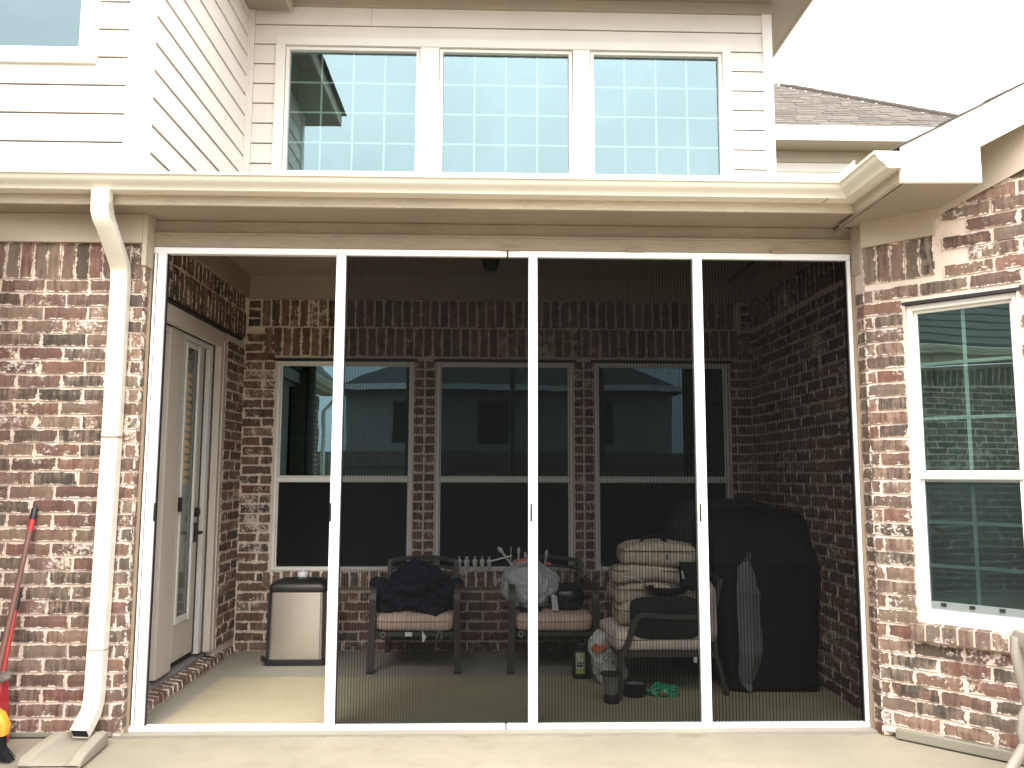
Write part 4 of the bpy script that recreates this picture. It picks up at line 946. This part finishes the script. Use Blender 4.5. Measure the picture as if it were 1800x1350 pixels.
# navy clothes
def fold(p, sx, sy, sz, seed, amp, fr_=3.0, flatz=-.45):
    q = p*fr_+Vector((seed, seed*2.1, -seed)); n1 = noise.noise(q); n2 = 1-abs(noise.noise(q*1.9+Vector((5, 1, 2)))); n3 = noise.noise(q*4.2)
    s = 1+amp*(n1*.9+(n2-.7)*1.0+n3*.25)
    v = Vector((p.x*sx*s, p.y*sy*s, p.z*sz*s)); v.z = max(v.z, flatz*sz); return v
def navyfn(p):
    v = fold(p, .25, .20, .17, 3.3, .34, 1.6, -.42)
    v.z += .05*math.exp(-((v.x+.04)/.10)**2)-.05*max(0, v.x-.05)*2
    q = Vector((v.x*9+1.5*noise.noise(v*5), v.y*9, v.z*13)); r_ = 1-abs(noise.noise(q)); r2_ = 1-abs(noise.noise(q*2.1+Vector((3, 1, 7))))
    return v+p.normalized()*((r_**3)*.030+(r2_**3)*.012-.015)
o = obj('navy_clothes', ico((1.272, 1.42, .425), 1, 6, navyfn), 'navy', None, True, origin=(1.272, 1.42, .36), angle=180); tag(o, 'heap of dark navy clothes on the first chair', 'clothes')
slv = obj('sleeve', MB().tube(arc((1.08, 1.30, .47), (1.02, 1.26, .55), (1.0, 1.30, .53), 5)+[Vector((.985, 1.34, .525))], [.05, .055, .055, .05, .045, .04, .03], 10), 'navy', o, True)
obj('sleeve', MB().tube(arc((1.42, 1.34, .43), (1.50, 1.30, .53), (1.535, 1.40, .52), 6), [.05, .05, .05, .045, .045, .04, .03], 10), 'navy', o, True)
# bottles on the sill
bt = None
bl = [(1.516, 1.838), (1.565, 1.825), (1.572, 1.848), (1.626, 1.838), (1.678, 1.84), (1.727, 1.84)]
bn_lab = ['white filter bottle at the door end of the sill row', 'white filter bottle standing forward of the sill row', 'white filter bottle half hidden behind the forward one', 'white filter bottle midway along the sill row', 'white filter bottle second from the plastic bag', 'white filter bottle nearest the plastic bag']
for (x, y), lb in zip(bl, bn_lab):
    if bt is None:
        bt = thing('filter_bottle', lb, 'bottle', (x, y, .548), 'white bottles on the window sill')
        obj('body', MB().lathe((x, y, .548), [(.001, 0), (.010, 0), (.0115, .01), (.0165, .055), (.019, .062), (.019, .072), (.015, .078), (.006, .082)], 14), 'white_plastic', bt, True)
        obj('cap', MB().lathe((x, y, .629), [(.0055, 0), (.0055, .008), (.010, .012), (.010, .017), (.001, .018)], 12), 'white_plastic', bt, True)
        obj('vent', MB().box((x-.002, y-.0165, .553), (x+.002, y-.0135, .578)), 'foil', bt)
    else: dup(bt, (x, y, .548), lb)
# plastic bag with white stakes
def bagfn(p):
    v = fold(p, .19, .15, .17, 8.1, .22, 2.3, -.75)
    if v.z > .05: k = 1-.25*(v.z-.05)/.12; v.x *= k; v.y *= k
    v.x *= .86+.5*(v.z+.13)
    return v
o = thing('plastic_bag', 'crumpled translucent white bag with red ties on the second chair', 'bag', (1.985, 1.42, .36))
obj('bag_film', ico((1.99, 1.42, .505), 1, 4, bagfn), 'bag', o, False)
obj('tie', MB().tube([(1.90, 1.30, .668), (1.95, 1.275, .682), (2.0, 1.28, .680), (2.05, 1.30, .672)], 0, 4, flat=(.009, .004)), 'ribbon', o)
obj('tie', MB().tube([(2.085, 1.29, .662), (2.12, 1.30, .654)], 0, 4, flat=(.008, .004)), 'ribbon', o)
st_d = [((1.80, 1.36, .735), (1.885, 1.42, .62), .011, 'thick white stake leaning out of the bag with a blunt knob', True), ((1.735, 1.35, .665), (1.872, 1.36, .70), .007, 'thin white stake sticking out sideways from the bag', False), ((1.868, 1.36, .758), (1.866, 1.42, .62), .004, 'thin white stick standing upright in the bag', False),
        ((1.918, 1.37, .728), (1.915, 1.42, .62), .008, 'white spear tipped stake standing in the bag', True), ((1.962, 1.36, .702), (1.985, 1.42, .62), .008, 'short white stake tilted at the red tie', True), ((1.992, 1.36, .695), (2.015, 1.42, .62), .007, 'short white stake behind the pull bar', False), ((2.098, 1.36, .715), (2.09, 1.42, .62), .008, 'white spear tipped stake at the roasting pan end', True)]
for a, b, r_, lb, tip in st_d:
    A, B = Vector(a), Vector(b); o_ = thing('garden_stake', lb, 'stake', b, 'white stakes in the bag')
    obj('shaft', MB().tube([B, B.lerp(A, .6), A], [r_*.8, r_*.7, r_*.75], 8), 'white_plastic', o_, True)
    if tip: d_ = (A-B).normalized(); obj('tip', MB().tube([A-d_*.02, A-d_*.005, A+d_*.012, A+d_*.03], [r_*.7, r_*1.35, r_*1.2, r_*.3], 8), 'white_plastic', o_, True)
# roasting pan
rp = thing('roasting_pan', 'black speckled enamel roasting pan with its lid tipped inside', 'roasting pan', (2.225, 1.36, .366))
cx, cy = 2.225, 1.36
obj('pan', MB().lathe((cx, cy, .366), [(.02, 0), (.095, .002), (.112, .03), (.122, .066), (.132, .068), (.132, .072), (.120, .072), (.108, .03), (.09, .008), (.01, .006)], 32, 1, .72), 'enamel', rp, True, angle=60)
obj('lid', MB().lathe((0, 0, 0), [(.112, 0), (.114, .006), (.10, .045), (.07, .066), (.02, .072), (.001, .073)], 28, 1, .7).xf(Matrix.Translation((cx+.015, cy+.055, .44)) @ Matrix.Rotation(R(52), 4, 'X')), 'enamel', rp, True)
obj('handle', MB().tube([(cx-.125, cy-.03, .434), (cx-.155, cy-.03, .442), (cx-.155, cy+.03, .442), (cx-.125, cy+.03, .434)], .006, 6), 'enamel', rp, True)
obj('handle', MB().tube([(cx+.125, cy-.03, .434), (cx+.155, cy-.03, .442), (cx+.155, cy+.03, .442), (cx+.125, cy+.03, .434)], .006, 6), 'enamel', rp, True)
o = obj('paper_sheet', MB().hexa([(2.125, 1.235, .372), (2.165, 1.232, .372), (2.168, 1.236, .372), (2.128, 1.239, .372), (2.12, 1.262, .47), (2.155, 1.258, .46), (2.157, 1.261, .46), (2.122, 1.265, .47)]), 'bag', None, origin=(2.14, 1.236, .372)); tag(o, 'small white paper sheet stuck between bag and roasting pan', 'paper')
sk = thing('skillet', 'flat black skillet lying at the foot of the plastic bag', 'skillet', (1.95, 1.27, .36))
obj('dish', MB().lathe((1.99, 1.30, .362), [(.01, 0), (.075, .001), (.085, .02), (.082, .02), (.07, .006), (.01, .005)], 24), 'blackmetal', sk, True)
obj('handle', MB().tube([(1.915, 1.26, .38), (1.86, 1.235, .392), (1.815, 1.225, .398)], 0, 6, flat=(.006, .011)), 'blackplastic', sk, True)
# stack on the sideways chair
def cush(c, w_, d, h, rot, lab, mat='creamcloth', puff=.1, tilt=0):
    o = obj('cushion', supq(c, w_, d, h, .45, .25, 44, 18, puff, rot, tilt, .022, .018), mat, None, True, origin=(c[0], c[1], c[2]-h/2), angle=80); tag(o, lab, 'cushion', 'cream cushions in the stack')
    pts = [Matrix.Translation(c) @ Matrix.Rotation(rot, 4, 'Z') @ Matrix.Rotation(tilt, 4, 'X') @ Vector((w_/2*1.004*math.copysign(abs(math.cos(a))**.25, math.cos(a)), d/2*1.004*math.copysign(abs(math.sin(a))**.25, math.sin(a)), h*.16)) for a in (2*math.pi*k/48 for k in range(49))]
    obj('piping', MB().tube(pts, .0025, 5, cap=False), 'bronze', o, True); return o
cush((2.715, .90, .43), .50, .40, .135, R(-4), 'cream striped cushion at the bottom of the stack')
cush((2.705, .945, .545), .49, .33, .11, R(3), 'cream striped cushion second from the bottom, behind the skillet')
cush((2.70, .955, .650), .48, .32, .10, R(-3), 'cream striped cushion under the topmost one')
tp = cush((2.735, .94, .762), .46, .34, .125, R(-6), 'topmost cream cushion with a cloth carry loop', puff=.16)
obj('carry_loop', MB().tube([(2.63, .93, .812), (2.645, .91, .845), (2.69, .905, .865), (2.74, .905, .862), (2.775, .91, .835), (2.785, .93, .81)], 0, 6, flat=(.007, .012)), 'darkcloth', tp, True)
obj('zip_pull', MB().box((2.755, .768, .735), (2.765, .772, .765)), 'bronze', tp)
sk2 = thing('skillet', 'black ridged grill pan with a long bare wire handle on the cushions', 'skillet', (2.74, .73, .535))
obj('dish', MB().lathe((2.745, .725, .545), [(.02, 0), (.10, .004), (.125, .04), (.128, .044), (.12, .044), (.098, .012), (.02, .009)], 28, 1.05, .62), 'blackmetal', sk2, True)
obj('ridges', MB().box((2.66, .70, .556), (2.83, .704, .56)).box((2.66, .72, .556), (2.83, .724, .56)).box((2.66, .74, .556), (2.83, .744, .56)), 'galv', sk2)
obj('handle', MB().tube([(2.635, .715, .585), (2.59, .70, .625), (2.54, .69, .645), (2.48, .685, .652)], .006, 6), 'steel', sk2, True)
bxx = thing('dark_tub', 'dark green black open tub wedged behind the grill pan', 'tub', (2.89, .77, .60))
obj('shell', MB().rings([[(x, y, z) for x, y in rrect(2.89, .79, a, b, .01, 3)] for a, b, z in ((.10, .10, .59), (.125, .12, .725), (.115, .11, .725), (.092, .09, .60))]), 'darkcloth', bxx)
obj('sticker', MB().hexa([(2.838, .736, .63), (2.85, .7335, .63), (2.85, .7345, .63), (2.838, .737, .63), (2.833, .733, .675), (2.843, .7305, .675), (2.843, .7315, .675), (2.833, .734, .675)]), 'label', bxx)
o = obj('dark_cushion', supq((2.715, .652, .425), .385, .075, .215, .3, .16, 36, 14, .1, R(2), R(-8)), 'darkcloth', None, True, origin=(2.715, .652, .32), angle=80); tag(o, 'charcoal square cushion standing against the cream stack', 'cushion')
obj('piping', MB().tube([(2.53, .615, .44), (2.60, .608, .452), (2.72, .606, .458), (2.83, .608, .454), (2.90, .616, .445)], .003, 5), 'cover', o, True)
o = obj('back_cushion', supq((2.985, .83, .44), .09, .42, .33, .4, .3, 30, 16, .1, R(-6)), 'pink', None, True, origin=(2.985, .83, .28), angle=80); tag(o, 'pink striped back cushion leaning on the sideways chair back', 'cushion')
# grill
gr = thing('covered_grill', 'barbecue grill under a black fabric cover against the right brick wall', 'grill', (3.3, 1.05, 0))
secs = [(3.358, 1.03, .56, .62, .07, .015), (3.358, 1.03, .555, .61, .07, .06), (3.358, 1.04, .575, .63, .07, .25), (3.363, 1.05, .60, .65, .07, .50), (3.373, 1.06, .67, .70, .07, .66), (3.373, 1.06, .70, .71, .08, .70), (3.358, 1.08, .66, .68, .09, .735), (3.353, 1.11, .645, .64, .11, .80), (3.353, 1.13, .645, .60, .11, .87), (3.363, 1.15, .65, .55, .11, .935), (3.363, 1.17, .625, .47, .11, .98), (3.358, 1.19, .54, .34, .10, 1.008), (3.348, 1.20, .18, .10, .03, 1.018)]
def gsm(secs, seed, fold_=.012):
    out_ = []
    for i in range(len(secs)-1):
        a, b = secs[i], secs[i+1]; nn = max(2, int((b[5]-a[5])/.03))
        for k in range(nn): t = k/nn; out_.append(tuple(a[j]*(1-t)+b[j]*t for j in range(6)))
    out_.append(secs[-1]); rings = []
    for s in out_:
        ring = []
        for (x, y) in rrect(s[0], s[1], s[2], s[3], s[4], 7):
            d = Vector((x-s[0], y-s[1], 0)); a = math.atan2(d.y, d.x)
            w_ = noise.noise(Vector((a*2.6+seed, s[5]*1.3, seed)))*fold_*1.5+noise.noise(Vector((a*9, s[5]*2.0+seed, 2)))*fold_*.9+noise.noise(Vector((x*7, y*7, s[5]*7)))*fold_*.9+max(0, .35-s[5])*.05*math.sin(a*11+3*noise.noise(Vector((a*2, s[5]*2, 0))))
            d.normalize(); ring.append((x+d.x*w_, y+d.y*w_, s[5]+(noise.noise(Vector((a*3, 1, seed)))*.012 if s[5] < .03 else 0)))
        rings.append(ring)
    return MB().rings(rings)
obj('fabric_cover', gsm(secs, 2.2), 'cover', gr, True, angle=180)
def hoop(z, k=1.012, sx=1.0):
    a = max((q for q in secs if q[5] <= z), key=lambda q: q[5]); b = min((q for q in secs if q[5] > z), key=lambda q: q[5]); t = (z-a[5])/(b[5]-a[5])
    c = [a[i]*(1-t)+b[i]*t for i in range(5)]; return [(c[0]+(x-c[0])*k, c[1]+(y-c[1])*k, z) for x, y in rrect(*c, 7)]
for z_, r_ in ((.030, .006), (.705, .004)):
    h_ = hoop(z_); obj('seam', MB().tube(h_+[h_[0]], r_, 6, cap=False), 'darkcloth', gr, True)
fl = MB(); nz_ = 16
edge = [(0.015, 3.205, 3.222, .87, .84), (.05, 3.178, 3.235, .90, .80), (.10, 3.158, 3.250, .90, .78), (.22, 3.162, 3.268, .88, .735), (.30, 3.160, 3.270, .88, .735), (.45, 3.152, 3.258, .87, .73), (.555, 3.150, 3.262, .87, .72), (.60, 3.154, 3.246, .87, .73), (.66, 3.16, 3.236, .87, .73), (.705, 3.164, 3.226, .88, .74), (.735, 3.190, 3.223, .86, .78), (.785, 3.211, 3.215, .82, .81)]
ra, rb_ = [], []
for z, xl, xr, yl, yr in edge:
    ra.append([(xl-.02, yl-.20, z), ((xl+xr)/2, (yl+yr)/2-.165, z), (xr, yr-.065, z)])
m_ = MB(); 
for k in range(len(ra)-1):
    for i in range(2): m_.add([ra[k][i], ra[k][i+1], ra[k+1][i+1], ra[k+1][i]], [(0, 1, 2, 3)])
    for i in range(2): m_.add([Vector(p)+Vector((.004, .006, 0)) for p in (ra[k][i], ra[k][i+1], ra[k+1][i+1], ra[k+1][i])], [(3, 2, 1, 0)])
tag(obj('side_flap', m_, 'flap', gr, True, angle=60), 'side flap of the cover, its grey lightened for the light on it')  # light on this side is put into the colour, paler than the cover
gr2 = thing('covered_smoker', 'rounded grey covered smoker behind the black grill cover', 'smoker', (3.12, 1.45, 0))
obj('fabric_cover', gsm([(3.18, 1.45, .48, .38, .15, .0), (3.18, 1.45, .52, .42, .17, .5), (3.20, 1.45, .60, .46, .2, .80), (3.24, 1.45, .66, .46, .2, .90), (3.28, 1.45, .68, .42, .2, .98), (3.29, 1.45, .58, .32, .15, 1.035), (3.28, 1.45, .40, .18, .08, 1.062), (3.28, 1.45, .10, .06, .02, 1.068)], 6.1, .008), 'greycover', gr2, True, angle=180)
obj('cover_hem', MB().tube([(3.18+.25*math.cos(a), 1.45+.19*math.sin(a), .012) for a in (2*math.pi*k/24 for k in range(25))], .008, 6, cap=False), 'cover', gr2, True)
# floor clutter
bx_ = thing('charcoal_box', 'black jug box with a lime and white label on the porch floor', 'box', (2.29, 1.08, 0))
obj('body', MB().box((2.238, 1.035, 0), (2.34, 1.13, .165)).box((2.265, 1.06, .165), (2.315, 1.10, .205)), 'blackplastic', bx_, bevel=.006)
obj('label', MB().box((2.252, 1.0325, .032), (2.304, 1.0345, .155)), 'label', bx_)
obj('lime_panel', MB().box((2.253, 1.031, .034), (2.303, 1.0324, .062)).box((2.275, 1.031, .125), (2.303, 1.0324, .153)).box((2.253, 1.031, .105), (2.272, 1.0324, .12)), 'lime', bx_)
obj('print', MB().box((2.256, 1.031, .074), (2.297, 1.0324, .085)).box((2.26, 1.031, .092), (2.302, 1.0324, .099)), 'ink', bx_)
cb = thing('charcoal_bag', 'half empty charcoal bag, white, red and black, slumped by the chair leg', 'bag', (2.41, .93, 0))
def cbfn(p):
    v = fold(p, .095, .07, .155, 4.4, .25, 2.6, -.95); v.z *= 1.0; k = 1+.25*max(0, -v.z)/.15; v.x = v.x*k-.28*v.z; return v
obj('paper', ico((2.425, .90, .145), 1, 4, cbfn), 'charbag', cb, True, angle=35)
obj('red_band', MB().add([(2.322, .845, .215), (2.35, .822, .195), (2.405, .818, .222), (2.42, .825, .25), (2.37, .83, .235), (2.345, .84, .25)], [(0, 1, 2, 3, 4, 5)]).add([(2.322, .853, .215), (2.35, .83, .195), (2.405, .826, .222), (2.42, .833, .25), (2.37, .838, .235), (2.345, .848, .25)], [(5, 4, 3, 2, 1, 0)]), 'charred', cb)
def text(s_, size, mat4, mat, parent):
    cu_ = bpy.data.curves.new('lettering', 'FONT'); cu_.body = s_; cu_.size = size*K; cu_.extrude = .0006; cu_.align_x = 'CENTER'; cu_.align_y = 'CENTER'; cu_.space_character = 1.15
    cu_.materials.append(M[mat]); tmp = bpy.data.objects.new('lettering', cu_); me = bpy.data.meshes.new_from_object(tmp); bpy.data.objects.remove(tmp); o = bpy.data.objects.new('lettering', me); C.objects.link(o); o.parent = parent
    m = mat4.copy(); m.translation = (m.translation-ORG[parent])*K; o.matrix_local = m; ORG[o] = ORG[parent]; return o
text('COM', .042, Matrix.Translation((2.428, .814, .188)) @ Matrix.Rotation(R(84), 4, 'X') @ Matrix.Rotation(R(38), 4, 'Z'), 'ink', cb)
text('B', .035, Matrix.Translation((2.445, .812, .145)) @ Matrix.Rotation(R(84), 4, 'X') @ Matrix.Rotation(R(38), 4, 'Z'), 'ink', cb)
ch = thing('chimney_starter', 'dented grey metal charcoal scoop with black base on the porch floor', 'charcoal starter', (2.39, .52, 0))
obj('cup', MB().lathe((2.39, .53, .045), [(.034, 0), (.037, .02), (.050, .10), (.048, .10), (.034, .01), (.01, .008)], 24), 'galv', ch, True, angle=60)
obj('rim', MB().lathe((2.388, .53, .143), [(.050, 0), (.056, .004), (.056, .012), (.050, .012)], 24), 'blackplastic', ch, True)
obj('base', MB().lathe((2.392, .53, .0), [(.01, 0), (.042, 0), (.043, .02), (.037, .045), (.01, .045)], 20), 'blackplastic', ch, True, angle=50)
pt = thing('cooking_pot', 'round black pot open at the top beside the chimney scoop', 'pot', (2.54, .66, 0))
obj('body', MB().lathe((2.54, .665, 0), [(.01, 0), (.056, 0), (.063, .008), (.065, .075), (.061, .075), (.059, .01), (.01, .008)], 28), 'blackmetal', pt, True, angle=50)
obj('charcoal', MB().lathe((2.54, .665, .062), [(.059, 0), (.03, .004), (.001, .003)], 16), 'foil', pt, True)
obj('handle', MB().tube([(2.585, .70, .072), (2.61, .73, .085), (2.60, .74, .09), (2.57, .725, .075)], .005, 6), 'blackmetal', pt, True)
o = obj('green_packet', ico((2.70, .665, .02), 1, 4, lambda p: fold(p, .085, .04, .042, 9.7, .4, 2.4, -.45)), 'green', None, True, origin=(2.70, .665, 0), angle=30); tag(o, 'crumpled shiny green packet on the porch floor under the chair', 'packet')
obj('print', MB().box((2.675, .618, .012), (2.705, .622, .028)), 'charred', o)

# ================================================================== OUTSIDE THINGS
sb = thing('splash_block', 'rough concrete splash block under the downspout', 'splash block', (-.12, -.28, 0))
def slab(y, w0, w1, hs):
    return [(-.12-w0/2, y, 0), (-.12-w0/2+.0, y, hs), (-.12-w0/2+.05, y, hs), (-.12-w0/2+.07, y, hs*.4), (-.12+w0/2-.07, y, hs*.4), (-.12+w0/2-.05, y, hs), (-.12+w0/2, y, hs), (-.12+w0/2, y, 0)]
rg = [[(x+dx, yy, z) for x, yy, z in slab(y, w_, w_, h_)] for y, w_, h_, dx in ((-.10, .22, .045, 0), (-.13, .235, .062, 0), (-.22, .25, .058, .002), (-.32, .26, .05, .006), (-.40, .265, .04, .01), (-.43, .26, .02, .012))]
obj('trough', MB().rings(rg), 'splash', sb, True, bevel=.008, angle=80)
bm_ = thing('broom', 'brown poled broom with orange head and black bristles leaning on the bricks', 'broom', (-.40, -.26, 0))
top, bot = Vector((-.455, -.012, 1.06)), Vector((-.472, -.235, .22))
at = lambda t: top.lerp(bot, t)
obj('pole', MB().tube([at(.13), at(1.0)], .0125, 10), 'brownpole', bm_, True)
obj('ferrule', MB().tube([at(.065), at(.13)], .0135, 10), 'redpole', bm_, True)
obj('grip', MB().tube([at(-.0), at(.012), at(.065)], [.011, .015, .0148], 10), 'blackplastic', bm_, True)
hdm = MB().rings([[(-.475+a*1.0, -.30+b, z) for a, b in rrect(0, 0, w_, .06, .02, 4)] for w_, z in ((.24, .10), (.25, .14), (.20, .19), (.08, .225), (.04, .25))])
obj('head', hdm, 'orange', bm_, True, angle=50)
br = MB(); rr = random.Random(3)
for k in range(420):
    x = rr.uniform(-.59, -.362); y = rr.uniform(-.325, -.275); f = (x+.475)/.12
    br.tube([(x, y, .105), (x+.012*f, y-.01, .05), (x+.055*max(0, f)+.01*f+rr.uniform(-.006, .006), y-.03+rr.uniform(-.01, .01), rr.uniform(.0, .012))], .0022, 3, cap=False)
o = obj('bristles', br, 'bristle', bm_); o['kind'] = 'stuff'
dp = thing('dustpan', 'red lobby dustpan with a long red pole and black hang loop', 'dustpan', (-.50, -.16, 0))
t2, b2 = Vector((-.502, -.02, .66)), Vector((-.495, -.13, .26)); at2 = lambda t: t2.lerp(b2, t)
obj('pole', MB().tube([at2(.18), at2(1.35)], .0105, 10), 'redpole', dp, True)
obj('grip', MB().tube([at2(0.0), at2(.02), at2(.19)], [.009, .013, .0125], 10), 'blackplastic', dp, True)
obj('hang_loop', MB().tube([t2+Vector((.013*math.cos(a), 0, .012+.018*math.sin(a))) for a in (R(-40+260*k/10) for k in range(11))], .003, 6), 'blackplastic', dp, True)
obj('pan', MB().hexa([(-.67, -.20, .0), (-.475, -.20, .0), (-.475, -.06, .0), (-.67, -.06, .0), (-.65, -.14, .28), (-.497, -.14, .28), (-.497, -.06, .28), (-.65, -.06, .28)]), 'redplastic', dp, bevel=.008)
obj('hood', MB().lathe((-.552, -.13, .285), [(.01, 0), (.088, 0), (.097, .012), (.094, .032), (.06, .04), (.001, .042)], 24, 1, .7), 'greyplastic', dp, True)
# resin chair at the right edge
rc = thing('resin_chair', 'taupe moulded resin garden chair at the patio edge under the angled window', 'chair', (3.95, -1.15, 0))
def rtube(pts, a, b, upv=(0, -1, 0)): return MB().tube([Vector(p) for p in pts], 0, 10, flat=(a, b), upv=upv)
for yy in (-1.0, -1.52):
    obj('side_rail', rtube([(3.668, yy, .635), (3.662, yy, .585), (3.675, yy, .50), (3.690, yy, .42), (3.712, yy, .33)], .02, .022), 'resin', rc, True)
    obj('arm_arch', rtube([(3.74, yy, .43), (3.702, yy, .40), (3.676, yy, .355), (3.667, yy, .30), (3.675, yy, .25), (3.70, yy, .20), (3.75, yy, .17)], .016, .02), 'resin', rc, True)
    obj('leg', rtube([(3.675, yy, .255), (3.63, yy, .19), (3.56, yy, .09), (3.50, yy, -.006)], .018, .02), 'resin', rc, True)
    obj('rear_leg', rtube([(4.1, yy, .60), (4.15, yy, .3), (4.25, yy, -.006)], .02, .025), 'resin', rc, True)
obj('top_rail', MB().hexa([(3.655, -1.55, .60), (4.12, -1.55, .615), (4.12, -.97, .615), (3.655, -.97, .60), (3.665, -1.55, .66), (4.12, -1.55, .675), (4.12, -.97, .675), (3.665, -.97, .66)]), 'resin', rc, bevel=.018, smooth=True)
obj('side_panel', MB().box((3.715, -1.0, .30), (4.12, -.985, .52)).box((3.745, -.998, .521), (4.12, -.987, .60)), 'resin', rc, bevel=.004)
obj('seat', MB().box((3.76, -1.50, .30), (4.2, -1.02, .33)), 'resin', rc, bevel=.01)
obj('brace', MB().box((3.67, -1.50, .09), (4.17, -1.48, .24)).box((3.68, -1.03, .06), (4.17, -1.015, .235)), 'greyplastic', rc)
